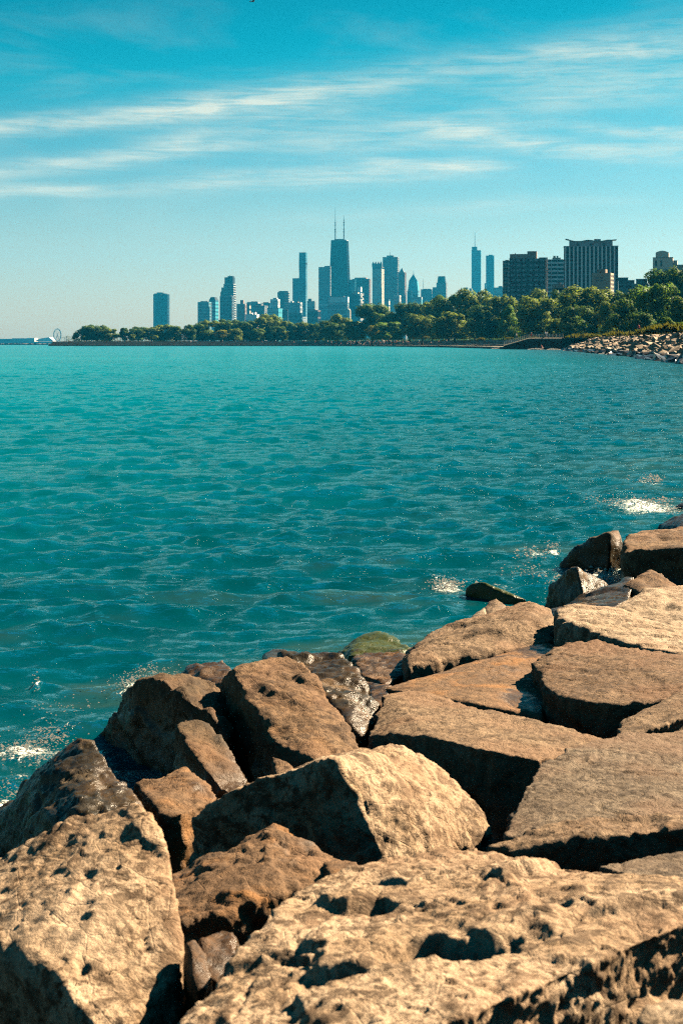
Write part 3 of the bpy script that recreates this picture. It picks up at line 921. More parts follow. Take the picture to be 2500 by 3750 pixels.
# a choppy lake: body colour seen through the surface plus a sky mirror; facets that face the viewer keep the mirror share low at grazing angles
upn = t.node('ShaderNodeCombineXYZ'); upn.inputs[2].default_value = 2.2
bod = t.node('ShaderNodeVectorMath', operation='NORMALIZE'); t.l.new(vadd(nn_.outputs[0], upn.outputs[0]), bod.inputs[0])
t.put(b.inputs['Normal'], bod.outputs[0])      # light scattered back from inside the water follows the ripples only in part
b.inputs['Specular IOR Level'].default_value = 0.0
fr_ = t.node('ShaderNodeFresnel'); fr_.inputs['IOR'].default_value = 1.33
t.l.new(nrm, fr_.inputs['Normal'])
gl = t.node('ShaderNodeBsdfGlossy'); gl.inputs['Color'].default_value = (0.76, 1.0, 1.0, 1)
t.l.new(nrm, gl.inputs['Normal']); t.put(gl.inputs['Roughness'], t.math('MAXIMUM', t.lin(fmask, 0, 1, 0.06, 0.6), t.lin(chop, 0, 1, 0.05, 0.15)))
mx = t.node('ShaderNodeMixShader'); t.put(mx.inputs[0], fr_.outputs[0])
t.l.new(b.outputs[0], mx.inputs[1]); t.l.new(gl.outputs[0], mx.inputs[2])
t.l.new(mx.outputs[0], t.n['Material Output'].inputs['Surface'])
o = link_mesh('lake_water', me, wm)
tag(o, kind='structure')

# ------------------------------------------------------------------ far shore: land, stepped bank, ramp wall, riprap bank
def wl(x, y):
    """waterline point of photo pixel (x, y) on the lake plane"""
    D = F * H / (y - V0)
    return ((x - 1250) / F * D, D)


M_CONC = plain('pale_concrete', (0.30, 0.26, 0.19), 0.85, 0.2, 0.18, 0.6)
M_CONCD = plain('dark_shade_concrete', (0.030, 0.028, 0.024), 0.85, 0.2, 0.3, 0.35)  # shade of the upright risers put into the colour; the dark wall shares it
M_GRASSY = plain('dry_grass_ground', (0.13, 0.12, 0.045), 0.95, 0.1, 0.35, 0.15)
M_PATH = plain('sandy_path', (0.36, 0.29, 0.19), 0.9, 0.1, 0.15, 0.2)
M_STEEL = plain('galvanised_rail', (0.45, 0.43, 0.36), 0.5, 0.4, 0.1, 1.0)

EDGE = [(-262, 1373), (-120, 1373), (-40, 1373), (10, 1340), (35, 1220), (48, 1040), (58, 850), (62, 700), (61.8, 588)]


def offset_line(line, d):
    """the line moved inland (to its left-hand side as seen walking from the tip to the wall)"""
    out = []
    for i, (x, y) in enumerate(line):
        ax, ay = line[max(0, i - 1)]; bx, by = line[min(len(line) - 1, i + 1)]
        ux, uy = bx - ax, by - ay
        L = math.hypot(ux, uy)
        out.append((x - uy / L * d, y + ux / L * d))
    return out


def strip(mb, a, za, b, zb):
    n = len(a)
    mb.add([(x, y, za) for x, y in a] + [(x, y, zb) for x, y in b], [(i, i + 1, n + i + 1, n + i) for i in range(n - 1)])


GROUND_Z = 4.3
steps = empty('stepped_bank', (0, 1000, 0))
tag(steps, 'long stepped concrete bank along the far lake shore below the trees', 'stepped bank')
prev, zprev = EDGE, -1.5
offs = [(0.0, 1.0), (9.0, 1.75), (13.0, 2.5), (17.0, 3.2), (21.0, 3.9)]
for i, (d, ztop) in enumerate(offs):
    face = offset_line(EDGE, d)
    mb = MB()
    nose = offset_line(EDGE, d + 0.22)
    back = offset_line(EDGE, offs[i + 1][0] + 0.05 if i + 1 < len(offs) else 40)
    strip(mb, face, zprev if i else -1.5, face, ztop - 0.28)
    riser = mb.build('riser', M_CONCD, steps); riser.location = (0, -1000, 0)
    mb = MB()
    strip(mb, face, ztop - 0.28, nose, ztop)              # bevelled pale nosing
    strip(mb, nose, ztop, back, ztop)
    tread = mb.build('tread', M_CONC, steps); tread.location = (0, -1000, 0)
    zprev = ztop - 0.02

# land behind
bl = offset_line(EDGE, 30)
mb = MB()
fr = bl + [(96, 600), (130, 500), (96, 300), (60, 190), (40, 120), (40, 60)]
far_l = [(-300, 1420), (-900, 7600)]
land_pts = [(-262, 1376)] + bl + [(90, 590), (112, 500), (96, 380), (72, 260), (62, 200), (58, 140), (400, 140), (3200, 1500), (3200, 8600), (-900, 8600), (-600, 4200)]
bm = bmesh.new()
vs = [bm.verts.new((x, y, GROUND_Z)) for x, y in land_pts]
edges = [bm.edges.new((vs[i], vs[(i + 1) % len(vs)])) for i in range(len(vs))]
bmesh.ops.triangle_fill(bm, use_beauty=True, edges=edges)
me = bpy.data.meshes.new('grass_ground'); bm.to_mesh(me); bm.free()
for p in me.polygons:
    if p.normal.z < 0: p.flip()
o = link_mesh('grass_ground', me, M_GRASSY); tag(o, kind='structure')

# ramp wall with railing, between the steps and the riprap
A0, A1, A2 = (61.9, 587), (70.5, 578), (80.5, 560)
wall = empty('retaining_wall', (70, 575, 0))
tag(wall, 'dark concrete wall with a sloping ramp, between the steps and the riprap', 'wall')
mb = MB()
pl = [A0, A1, A2]; zt = [1.35, 4.1, 4.1]
n = 3
fv = [(x, y, -1.5) for x, y in pl] + [(x, y, z) for (x, y), z in zip(pl, zt)]
bk = offset_line(pl, 4.0)
fv += [(x, y, -1.5) for x, y in bk] + [(x, y, z) for (x, y), z in zip(bk, zt)]
mb.add(fv, [(0, 1, 4, 3), (1, 2, 5, 4), (3, 4, 10, 9), (4, 5, 11, 10), (6, 9, 10, 7), (7, 10, 11, 8), (0, 3, 9, 6), (2, 8, 11, 5)])
w_ = mb.build('wall_body', M_CONCD, wall); w_.location = (-70, -575, 0)
cap = MB()
fo = offset_line(pl, -0.25); ba = offset_line(pl, 0.5)
for i in (0, 1):
    cap.add([(fo[i][0], fo[i][1], zt[i]), (fo[i + 1][0], fo[i + 1][1], zt[i + 1]), (ba[i + 1][0], ba[i + 1][1], zt[i + 1] + 0.3), (ba[i][0], ba[i][1], zt[i] + 0.3),
             (fo[i][0], fo[i][1], zt[i] - 0.3), (fo[i + 1][0], fo[i + 1][1], zt[i + 1] - 0.3)], [(0, 1, 2, 3), (4, 5, 1, 0)])
c_ = cap.build('coping', M_CONC, wall); c_.location = (-70, -575, 0)
rail = empty('metal_railing', (70, 574.5, 0))
tag(rail, 'pale metal railing climbing the ramp and running along the wall top', 'railing')
rp = offset_line(pl, 0.3)
post_me = None


def lerp2(t):
    """along the rail: 0..1 the ramp, 1..2 the level walk"""
    i = min(1, int(t)); f = t - i
    return (rp[i][0] + (rp[i + 1][0] - rp[i][0]) * f, rp[i][1] + (rp[i + 1][1] - rp[i][1]) * f, zt[i] + (zt[i + 1] - zt[i]) * f)


mbp = MB(); mbp.bar((0, 0, 0), (0, 0, 1.62), 0.07, 6); post_me = mbp.mesh('post'); post_me.materials.append(M_STEEL)
for k in range(15):
    t = k / 14 * 1.0
    x, y, z = lerp2(t); o = link_mesh('post', post_me, None, rail); o.location = (x - 70, y - 574.5, z)
for k in range(10):
    t = 1 + (k + 1) / 10
    x, y, z = lerp2(min(t, 1.999)); o = link_mesh('post', post_me, None, rail); o.location = (x - 70, y - 574.5, z)
for hgt in (0.55, 1.05, 1.6):
    mb = MB()
    for i in (0, 1):
        a = (rp[i][0] - 70, rp[i][1] - 574.5, zt[i] + hgt); b_ = (rp[i + 1][0] - 70, rp[i + 1][1] - 574.5, zt[i + 1] + hgt)
        mb.bar(a, b_, 0.075, 6)
    mb.build('rail_bar', M_STEEL, rail)
mb = MB(); strip(mb, offset_line([A1, A2, (100, 520), (110, 430)], 0.2), 4.34, offset_line([A1, A2, (100, 520), (110, 430)], 5), 4.36)
o = mb.build('walkway_path', M_PATH); tag(o, kind='structure')

# the riprap bank on the right: a slope with loose stones
BANK = [(36, 160), (46, 235), (56, 330), (66, 440), (80, 556)]
mb = MB()
top = offset_line(BANK, -13)
strip(mb, BANK, -0.8, top, GROUND_Z - 0.15)
ext = offset_line(BANK, 3); strip(mb, ext, -2.5, BANK, -0.79)
top2 = offset_line(BANK, -40); strip(mb, top, GROUND_Z - 0.15, top2, GROUND_Z + 0.03)
for i in range(len(mb.f)): mb.f[i] = mb.f[i][::-1]
o = mb.build('riprap_bank', plain('bank_rubble', (0.10, 0.08, 0.055), 0.9, 0.2, 0.4, 1.5)); tag(o, kind='structure')

rr = random.Random(4)
RIP = []
for k in range(9):
    bm = bmesh.new()
    vs = []
    for i in range(14):
        v = Vector((rr.gauss(0, 1), rr.gauss(0, 1), rr.gauss(0, 1))).normalized()
        v = Vector((max(-.62, min(.62, v.x)), max(-.55, min(.55, v.y)), max(-.4, min(.4, v.z))))
        vs.append(bm.verts.new(v + Vector((rr.uniform(-.06, .06), rr.uniform(-.06, .06), rr.uniform(-.05, .05)))))
    r = bmesh.ops.convex_hull(bm, input=vs)
    dead = [e for e in set(r['geom_interior'] + r['geom_unused']) if isinstance(e, bmesh.types.BMVert) and e.is_valid]
    if dead: bmesh.ops.delete(bm, geom=dead, context='VERTS')
    me = bpy.data.meshes.new('riprap_stone'); bm.to_mesh(me); bm.free()
    RIP.append(me)


def rip_mat(name, pale, dark):
    m, t, b = new_mat(name)
    oi = t.node('ShaderNodeObjectInfo')
    tcn = t.node('ShaderNodeTexCoord'); geo = t.node('ShaderNodeNewGeometry')
    n = t.noise(geo.outputs['Position'], 2.2, 5, 0.65)
    n2 = t.noise(geo.outputs['Position'], 0.33, 2, 0.5)
    c = t.mix(t.smooth(n, 0.35, 0.65), dark, pale)
    c = t.mix(t.smooth(n2, 0.4, 0.65, 0, 0.5), c, (0.16, 0.105, 0.065))
    sp = t.node('ShaderNodeSeparateXYZ'); t.l.new(geo.outputs['Position'], sp.inputs[0])
    wet = t.smooth(t.math('ADD', sp.outputs[2], t.math('MULTIPLY', n, 0.9)), 1.75, 1.1)
    c = t.mix(wet, c, (0.025, 0.022, 0.018))
    t.put(b.inputs['Base Color'], c); t.put(b.inputs['Roughness'], t.lin(wet, 0, 1, 0.85, 0.25))
    return m


M_RIP = rip_mat('riprap_stone', (0.32, 0.255, 0.17), (0.15, 0.112, 0.072))
for me in RIP: me.materials.append(M_RIP)
stones = []
seglen = [math.hypot(b[0] - a[0], b[1] - a[1]) for a, b in zip(BANK[:-1], BANK[1:])]
for k in range(3800):
    u = rr.random() ** 1.25 * sum(seglen); i = 0
    while i < len(seglen) - 1 and u > seglen[i]:
        u -= seglen[i]; i += 1
    f = min(1, u / seglen[i])
    ax, ay = BANK[i]; bx, by = BANK[i + 1]
    q = rr.uniform(-0.5, 13)
    nx, ny = (by - ay) / seglen[i], -(bx - ax) / seglen[i]
    x, y = ax + (bx - ax) * f + nx * q, ay + (by - ay) * f + ny * q
    z = -0.8 + (GROUND_Z - 0.15 + 0.8) * max(0, q) / 13
    s = rr.choice((0.6, 0.8, 1.0, 1.25, 1.6)) * rr.uniform(0.85, 1.15) * (1.0 + 0.25 * (q < 4))
    stones.append((x, y, z + 0.1 * s, s, rr.randrange(9), (rr.uniform(-.5, .5), rr.uniform(-.5, .5), rr.uniform(0, 6.28)), rr.uniform(0.6, 1.1)))


def in_view(p):
    return 0 < (p[0] / p[1] * F + 1250) < 2520
vis = sorted([s for s in stones if in_view(s)], key=lambda s: -s[3] / s[1])
ind = vis[:290]; ids = set(id(s) for s in ind)
for (x, y, z, s, k, rot, fl) in ind:
    o = link_mesh('riprap_stone', RIP[k]); o.location = (x, y, z); o.rotation_euler = rot; o.scale = (s, s, s * fl)
    tag(o, 'angular grey-brown stone of the riprap bank below the trees at the right', 'stone', 'riprap stones on the far bank')
mb = MB()
for s in stones:
    if id(s) in ids: continue
    x, y, z, sc_, k, rot, fl = s
    from_m = Matrix.Translation((x, y, z)) @ __import__('mathutils').Euler(rot).to_matrix().to_4x4() @ Matrix.Diagonal((sc_, sc_, sc_ * fl, 1))
    mb.add([from_m @ v.co for v in RIP[k].vertices], [tuple(p.vertices) for p in RIP[k].polygons])
o = mb.build('riprap_rubble', M_RIP); tag(o, 'mass of smaller riprap stones covering the far bank slope', 'riprap', kind='stuff')

# grasses and weeds along the bank top
def tuft_mesh(name, n, w, h, seed, leaf=0.09):
    r = random.Random(seed); mb = MB()
    for i in range(n):
        a = r.uniform(0, 6.28); d = r.random() ** 0.6 * w
        x, y = math.cos(a) * d, math.sin(a) * d
        hh = h * r.uniform(0.45, 1.0) * (1 - 0.5 * d / w); lx, ly = r.gauss(0, .22) * hh, r.gauss(0, .22) * hh
        a2 = r.uniform(0, 6.28); ww = leaf * r.uniform(.6, 1.5)
        ux, uy = math.cos(a2) * ww, math.sin(a2) * ww
        mb.add([(x - ux, y - uy, -.3), (x + ux, y + uy, -.3), (x + lx * .5 + ux, y + ly * .5 + uy, hh * .6), (x + lx * .5 - ux, y + ly * .5 - uy, hh * .6), (x + lx, y + ly, hh)],
               [(0, 1, 2, 3), (3, 2, 4)])
    return mb.mesh(name)


def leaf_mat(name, a, b_, c_, tr=0.32, rough=0.6):
    m, t, b = new_mat(name)
    geo = t.node('ShaderNodeNewGeometry'); oi = t.node('ShaderNodeObjectInfo')
    n = t.noise(geo.outputs['Position'], 0.22, 3, 0.6)
    n2 = t.noise(geo.outputs['Position'], 1.1, 3, 0.6)
    col = t.mix(t.smooth(n, 0.35, 0.65), a, b_)
    col = t.mix(t.smooth(n2, 0.5, 0.72), col, c_)
    col = t.mix(t.math('MULTIPLY', oi.outputs['Random'], 0.35), col, b_)
    t.put(b.inputs['Base Color'], col)
    b.inputs['Roughness'].default_value = rough
    b.inputs['Specular IOR Level'].default_value = 0.1
    # leaves of one clump lie roughly along the clump's surface
    ca = t.node('ShaderNodeAttribute', attribute_name='clump')
    vt = t.node('ShaderNodeVectorTransform', vector_type='NORMAL', convert_from='OBJECT', convert_to='WORLD'); t.l.new(ca.outputs['Vector'], vt.inputs[0])
    sc_ = t.node('ShaderNodeVectorMath', operation='SCALE'); t.l.new(vt.outputs[0], sc_.inputs[0]); sc_.inputs['Scale'].default_value = 2.2
    ad_ = t.node('ShaderNodeVectorMath', operation='ADD'); t.l.new(sc_.outputs[0], ad_.inputs[0]); t.l.new(geo.outputs['Normal'], ad_.inputs[1])
    no_ = t.node('ShaderNodeVectorMath', operation='NORMALIZE'); t.l.new(ad_.outputs[0], no_.inputs[0])
    t.l.new(no_.outputs[0], b.inputs['Normal'])
    tl = t.node('ShaderNodeBsdfTranslucent'); t.put(tl.inputs['Color'], col)
    mx = t.node('ShaderNodeMixShader'); mx.inputs[0].default_value = tr
    out = t.n['Material Output']
    t.l.new(b.outputs[0], mx.inputs[1]); t.l.new(tl.outputs[0], mx.inputs[2]); t.l.new(mx.outputs[0], out.inputs['Surface'])
    return m


M_WEED = leaf_mat('yellow_weeds', (0.17, 0.17, 0.022), (0.12, 0.14, 0.020), (0.25, 0.20, 0.035), 0.3)
M_BUSH = leaf_mat('bright_bush_leaves', (0.10, 0.13, 0.02), (0.07, 0.10, 0.018), (0.18, 0.17, 0.03), 0.3)
tm = [tuft_mesh('weed_clump', 160, 1.6, 1.5, 1), tuft_mesh('weed_clump', 220, 2.0, 2.2, 2), tuft_mesh('weed_clump', 260, 1.5, 2.6, 3, 0.11)]
for m_ in tm: m_.materials.append(M_WEED)
WEEDS = [(2090, 1240, 520, 0), (2110, 1238, 500, 1), (2150, 1236, 470, 1), (2175, 1236, 440, 0), (2230, 1234, 400, 0), (2262, 1233, 380, 1), (2310, 1233, 350, 0), (2350, 1233, 330, 0), (2372, 1232, 310, 1),
         (2395, 1236, 290, 2), (2412, 1237, 280, 2), (2470, 1237, 262, 2), (2445, 1238, 262, 2), (1865, 1238, 640, 0), (1960, 1236, 600, 0), (1430, 1236, 1120, 1), (1640, 1240, 930, 1), (1760, 1246, 720, 2), (1560, 1236, 1000, 1)]
WEED_LABELS = {
    2090: 'first weed clump right of the walkway end, on the bank top', 2110: 'weed clump just beyond the sandy walkway end', 2150: 'yellow weed clump below the huge spreading tree', 2175: 'low weed clump right under the trunk of the huge spreading tree',
    2230: 'low weed clump below the slender drooping tree', 2262: 'weed clump between the drooping tree and the black-green tree', 2310: 'low weed clump left of the person in red', 2350: 'low weed clump right of the person in red',
    2372: 'weed clump left of the tall yellow-green weeds at the bank end', 2395: 'tall yellow-green weed clump at the bank end, left one', 2412: 'tall yellow-green weed clump beside the young leafy tree', 2470: 'weed clump right of the young leafy tree',
    2445: 'weed clump at the foot of the young leafy tree', 1865: 'low weed clump at the head of the ramp', 1960: 'low weed clump behind the middle of the railing', 1430: 'weed clump on the steps at the right of the sunbathers',
    1640: 'low weed clump on the steps below the pale spreading tree', 1760: 'shrubby weed clump on the steps left of the ramp', 1560: 'low weed clump on the steps below the tall olive tree'}
for (x, y, D, k) in WEEDS:
    p = P(x, y, D)
    o = link_mesh('weed_clump', tm[k]); o.location = (p.x, D, GROUND_Z if x > 1850 else max(1.5, p.z)); o.rotation_euler = (0, 0, x * .7); o.scale = (1.2, 1.2, 0.75)
    tag(o, WEED_LABELS[x], 'weeds', 'weed clumps along the bank top')

# ------------------------------------------------------------------ trees
def crown_mesh(seed, n_puff, leaves, wide=1.0, droop=0.0, narrow=0.0):
    """leaf-sized quads on many overlapping clumps; unit crown about 1 wide (radius .5) and 1 high"""
    r = np.random.RandomState(seed)
    P0, N0, S0 = [], [], []
    puffs = []
    for i in range(n_puff):
        a = r.uniform(0, 2 * PI); hgt = r.uniform(0.05, 0.90)
        env = math.sqrt(max(0.02, 1 - ((hgt - 0.42) / 0.60) ** 2)) * (1 - narrow * hgt)
        rad = 0.44 * env * r.uniform(0.35, 1.0) ** 0.6 if i > 3 else 0.1
        ps = r.uniform(0.12, 0.23) * (1 - 0.25 * hgt)
        puffs.append((rad * math.cos(a), rad * math.sin(a), hgt, ps))
    per = leaves // n_puff
    for (px, py, pz, ps) in puffs:
        d = r.normal(size=(per, 3)); d /= np.linalg.norm(d, axis=1)[:, None]
        rad = ps * (0.72 + 0.32 * r.rand(per) ** 0.6) * (1 + 0.35 * np.sin(d[:, 0] * 5 + px * 40) * np.sin(d[:, 1] * 4 + pz * 30) * np.sin(d[:, 2] * 5))
        q = d * rad[:, None] * np.array([1.05, 1.05, 0.85]) + np.array([px, py, pz])
        if droop:
            q[:, 2] -= droop * (np.hypot(q[:, 0], q[:, 1]) / 0.45) ** 2 * 0.35 * r.rand(per)
        nn = d + r.normal(size=(per, 3)) * 0.55 + np.array([0, 0, 0.25])
        P0.append(q); N0.append(nn); S0.append(d)
    Pn = np.concatenate(P0); Nn = np.concatenate(N0); Sn = np.concatenate(S0)
    keep = Pn[:, 2] > 0.0
    Pn, Nn, Sn = Pn[keep], Nn[keep], Sn[keep]
    Nn /= np.linalg.norm(Nn, axis=1)[:, None]
    rnd = r.normal(size=Pn.shape)
    U = np.cross(Nn, rnd); U /= np.linalg.norm(U, axis=1)[:, None]
    V = np.cross(Nn, U)
    s = (r.uniform(0.014, 0.034, len(Pn)))[:, None]
    co = np.stack([Pn - U * s, Pn - V * s * .6, Pn + U * s, Pn + V * s * .6], 1).reshape(-1, 3)
    me = np_mesh('crown', co, np.arange(len(co)).reshape(-1, 4), False)
    at_ = me.attributes.new('clump', 'FLOAT_VECTOR', 'POINT'); at_.data.foreach_set('vector', np.repeat(Sn, 4, axis=0).astype(np.float32).ravel())
    # dark inner mass of twigs and shaded leaves
    return me, puffs


def trunk_mesh(seed, puffs):
    r = random.Random(seed); mb = MB()
    mb.bar((0, 0, -0.25), (0.01, 0, 0.2), 0.028, 8, 0.020)
    for i in range(6):
        px, py, pz, ps = puffs[r.randrange(len(puffs))]
        mid = (px * .4, py * .4, 0.2 + (pz - .2) * .5)
        mb.bar((0.01, 0, 0.12 + 0.02 * i), mid, 0.013, 6, 0.008); mb.bar(mid, (px, py, pz), 0.008, 5, 0.003)
    return mb.mesh('trunk')


CROWNS = {'oak': [], 'willow': [], 'slim': []}
M_BARK = plain('tree_bark', (0.07, 0.05, 0.035), 0.9, 0.1, 0.3, 3.0)
LEAF = {
    'dark': leaf_mat('dark_green_leaves', (0.042, 0.094, 0.013), (0.064, 0.122, 0.015), (0.130, 0.165, 0.021)),
    'olive': leaf_mat('olive_leaves', (0.088, 0.140, 0.014), (0.125, 0.172, 0.017), (0.195, 0.210, 0.026)),
    'bright': leaf_mat('bright_green_leaves', (0.075, 0.160, 0.014), (0.105, 0.195, 0.018), (0.165, 0.235, 0.028)),
    'yellow': leaf_mat('yellowing_leaves', (0.21, 0.20, 0.020), (0.16, 0.18, 0.020), (0.30, 0.27, 0.03)),
}
_cr = {}


def crown(kind, variant, leaf):
    key = (kind, variant, leaf)
    if key not in _cr:
        base = (kind, variant, None)
        if base not in _cr:
            sd_ = 100 + variant * 7 + {'oak': 0, 'willow': 50, 'slim': 90}[kind]
            me, pf = crown_mesh(sd_, {'oak': 30, 'willow': 28, 'slim': 20}[kind], 15000, droop=0.6 if kind == 'willow' else 0.0, narrow=0.35 if kind == 'slim' else 0.0)
            tr = trunk_mesh(sd_, pf); tr.materials.append(M_BARK)
            _cr[base] = (me, tr)
        me, tr = _cr[base]
        if not me.materials: me.materials.append(LEAF['dark'])
        _cr[key] = (me, tr)
    return _cr[key]


#TREES
# x centre, top, width (photo pixels), distance, shape, leaf, label
TREES = [
    (281, 1217, 27, 1420, 'slim', 'olive', 'small thin tree at the very tip of the far point'),
    (318, 1195, 64, 1425, 'oak', 'dark', 'dark rounded tree, first big one at the tip of the point'),
    (357, 1190, 76, 1432, 'oak', 'dark', 'broad dark tree in the middle of the clump at the point'),
    (402, 1203, 62, 1425, 'oak', 'olive', 'olive tree closing the clump at the point, beside a gap of sky'),
    (456, 1199, 40, 1425, 'slim', 'dark', 'lone narrow tree standing in the gap before the second clump'),
    (487, 1225, 26, 1415, 'oak', 'olive', 'low bush-like tree at the foot of the second clump'),
    (508, 1197, 74, 1430, 'oak', 'dark', 'dark tree opening the clump left of the lone dark tower'),
    (555, 1198, 74, 1428, 'oak', 'olive', 'olive tree just below the left side of the lone dark tower'),
    (603, 1190, 78, 1435, 'oak', 'olive', 'yellowish olive tree right under the lone dark tower'),
    (645, 1196, 60, 1428, 'oak', 'dark', 'dark tree ending the clump right of the lone dark tower'),
    (690, 1190, 54, 1430, 'slim', 'dark', 'tall dark tree edging the long tree belt after the gap'),
    (730, 1186, 76, 1440, 'oak', 'dark', 'dark tree in front of the pale blue twin blocks'),
    (772, 1174, 84, 1450, 'oak', 'olive', 'taller olive tree in front of the chamfered block'),
    (812, 1210, 58, 1418, 'oak', 'yellow', 'small yellowish tree at the foot of the belt below the stepped tower'),
    (838, 1170, 88, 1450, 'oak', 'dark', 'dark tall tree below the stepped tower'),
    (858, 1204, 50, 1420, 'oak', 'olive', 'small olive tree right of the yellowish one'),
    (905, 1176, 76, 1440, 'oak', 'dark', 'dark tree below the low white arcaded block'),
    (945, 1205, 60, 1418, 'oak', 'dark', 'very dark low tree in front of the broad olive trees'),
    (958, 1164, 92, 1450, 'oak', 'olive', 'broad olive tree below the white-cornered block'),
    (992, 1153, 96, 1460, 'oak', 'olive', 'highest olive tree below the cyan glass block'),
    (1034, 1174, 72, 1445, 'oak', 'olive', 'olive tree below the dark octagonal tower'),
    (1018, 1196, 62, 1418, 'oak', 'dark', 'black-green low tree below the octagonal tower'),
    (1078, 1184, 58, 1425, 'oak', 'dark', 'dark tree below the twin-stepped glass tower'),
    (1112, 1181, 64, 1430, 'oak', 'olive', 'olive-flecked tree below the tall twisting glass tower'),
    (1158, 1184, 64, 1425, 'oak', 'dark', 'dark tree below the pale gridded slab'),
    (1195, 1176, 60, 1400, 'oak', 'dark', 'dark tree below the left foot of the tapering black tower'),
    (1238, 1152, 96, 1330, 'oak', 'olive', 'tall tree in front of the tapering black tower'),
    (1232, 1184, 74, 1270, 'oak', 'dark', 'dark rounded tree at the shore below the tapering tower'),
    (1303, 1176, 80, 1230, 'oak', 'olive', 'olive tree right of the tapering tower foot'),
    (1362, 1117, 132, 1240, 'oak', 'dark', 'big dome-shaped tree below the tower with four pinnacles'),
    (1368, 1192, 52, 1120, 'oak', 'yellow', 'small yellow-green tree behind the crowd of sunbathers'),
    (1440, 1143, 78, 1180, 'oak', 'olive', 'olive tree right of the dome-shaped tree'),
    (1422, 1180, 104, 1110, 'oak', 'bright', 'low bright green tree right behind the sunbathers'),
    (1500, 1113, 124, 1180, 'oak', 'dark', 'large dark tree below the chevron-topped glass tower'),
    (1545, 1153, 104, 1050, 'oak', 'olive', 'olive tree with sunlit right side behind the right end of the crowd'),
    (1582, 1103, 108, 1120, 'oak', 'olive', 'tall tree below the dark-crowned tower'),
    (1640, 1080, 140, 1020, 'oak', 'dark', 'wide dark tree left of the pair of slim blue towers'),
    (1665, 1142, 136, 920, 'willow', 'olive', 'pale olive spreading tree standing forward of the dark wide trees'),
    (1738, 1061, 152, 960, 'oak', 'olive', 'wide tall tree below the slim blue tower with a spire'),
    (1765, 1120, 110, 880, 'oak', 'dark', 'dark tree under the slim blue towers, behind the steps'),
    (1842, 1085, 104, 880, 'oak', 'olive', 'olive tree below the gap between blue and brown towers'),
    (1858, 1122, 84, 780, 'slim', 'bright', 'bright green upright tree at the top of the ramp'),
    (1965, 1060, 130, 860, 'oak', 'olive', 'yellowish topped tree in front of the brown apartment block'),
    (1925, 1110, 90, 800, 'oak', 'dark', 'dark tree left of the broad tree by the walkway'),
    (1985, 1092, 164, 740, 'oak', 'olive', 'broad tree behind the railed walkway'),
    (2035, 1168, 100, 660, 'willow', 'olive', 'low drooping tree right behind the walkway railing'),
    (2062, 1065, 104, 800, 'oak', 'dark', 'dark tree below the white gridded apartment block'),
    (2160, 1054, 210, 640, 'oak', 'olive', 'huge spreading tree in front of the striped tower'),
    (2120, 1120, 120, 600, 'oak', 'dark', 'dark tree in the shade under the huge spreading tree'),
    (2228, 1105, 74, 570, 'willow', 'olive', 'slender drooping tree between the huge tree and the dark ones'),
    (2285, 1066, 112, 600, 'oak', 'dark', 'dark tree in front of the blue glass offices'),
    (2292, 1098, 110, 500, 'oak', 'dark', 'black-green rounded tree above the riprap'),
    (2395, 1042, 176, 470, 'oak', 'bright', 'large bright green tree at the right above the riprap'),
    (2450, 992, 190, 600, 'oak', 'dark', 'tallest dark tree in front of the beige stepped building'),
    (2510, 1088, 130, 400, 'oak', 'dark', 'very dark tree cut by the right edge'),
    (2440, 1162, 62, 300, 'slim', 'bright', 'young leafy yellow-green tree at the end of the bank'),
    (2496, 1180, 56, 285, 'oak', 'bright', 'bright shrubby tree cut by the right edge, above the stones'),
    (2345, 1150, 90, 430, 'oak', 'dark', 'dark low tree below the bright green one'),
]
rt = random.Random(8)
for i, (x, top, w, D, kind, leaf, lab) in enumerate(TREES):
    me, tr = crown(kind, i % 4, leaf)
    W = w / F * D * 1.12; zt_ = H + (V0 - top) / F * D
    hgt = zt_ - GROUND_Z
    t_ = empty('tree', ((x - 1250) / F * D, D, GROUND_Z), rt.uniform(0, 6.28))
    tag(t_, lab, 'tree', 'trees along the far lake shore')
    c = link_mesh('crown', me, None, t_)
    c.material_slots[0].link = 'OBJECT'; c.material_slots[0].material = LEAF[leaf]
    c.scale = (W, W, hgt * 0.97); c.location = (0, 0, hgt * 0.05)
    k = link_mesh('trunk', tr, None, t_); k.scale = (W, W, hgt * 0.97); k.location = (0, 0, hgt * 0.05)
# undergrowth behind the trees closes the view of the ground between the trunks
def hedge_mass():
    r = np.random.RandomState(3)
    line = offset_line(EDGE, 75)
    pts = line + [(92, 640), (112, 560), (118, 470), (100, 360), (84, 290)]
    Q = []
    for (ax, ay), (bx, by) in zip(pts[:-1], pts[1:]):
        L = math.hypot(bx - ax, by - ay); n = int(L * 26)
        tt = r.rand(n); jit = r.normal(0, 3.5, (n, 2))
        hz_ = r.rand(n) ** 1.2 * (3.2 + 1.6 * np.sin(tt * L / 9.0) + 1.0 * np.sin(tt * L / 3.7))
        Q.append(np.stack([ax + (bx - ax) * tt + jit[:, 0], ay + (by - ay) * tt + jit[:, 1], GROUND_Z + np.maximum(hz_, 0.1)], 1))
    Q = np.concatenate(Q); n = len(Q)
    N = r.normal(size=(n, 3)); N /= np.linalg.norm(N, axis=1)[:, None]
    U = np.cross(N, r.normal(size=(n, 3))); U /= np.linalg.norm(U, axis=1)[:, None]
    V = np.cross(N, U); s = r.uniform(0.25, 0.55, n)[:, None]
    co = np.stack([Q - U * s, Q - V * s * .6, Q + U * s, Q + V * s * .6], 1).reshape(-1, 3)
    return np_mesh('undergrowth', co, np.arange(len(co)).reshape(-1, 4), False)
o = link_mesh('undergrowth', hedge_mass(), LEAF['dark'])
tag(o, 'dark undergrowth filling the shade under the shore trees', 'undergrowth', kind='stuff')

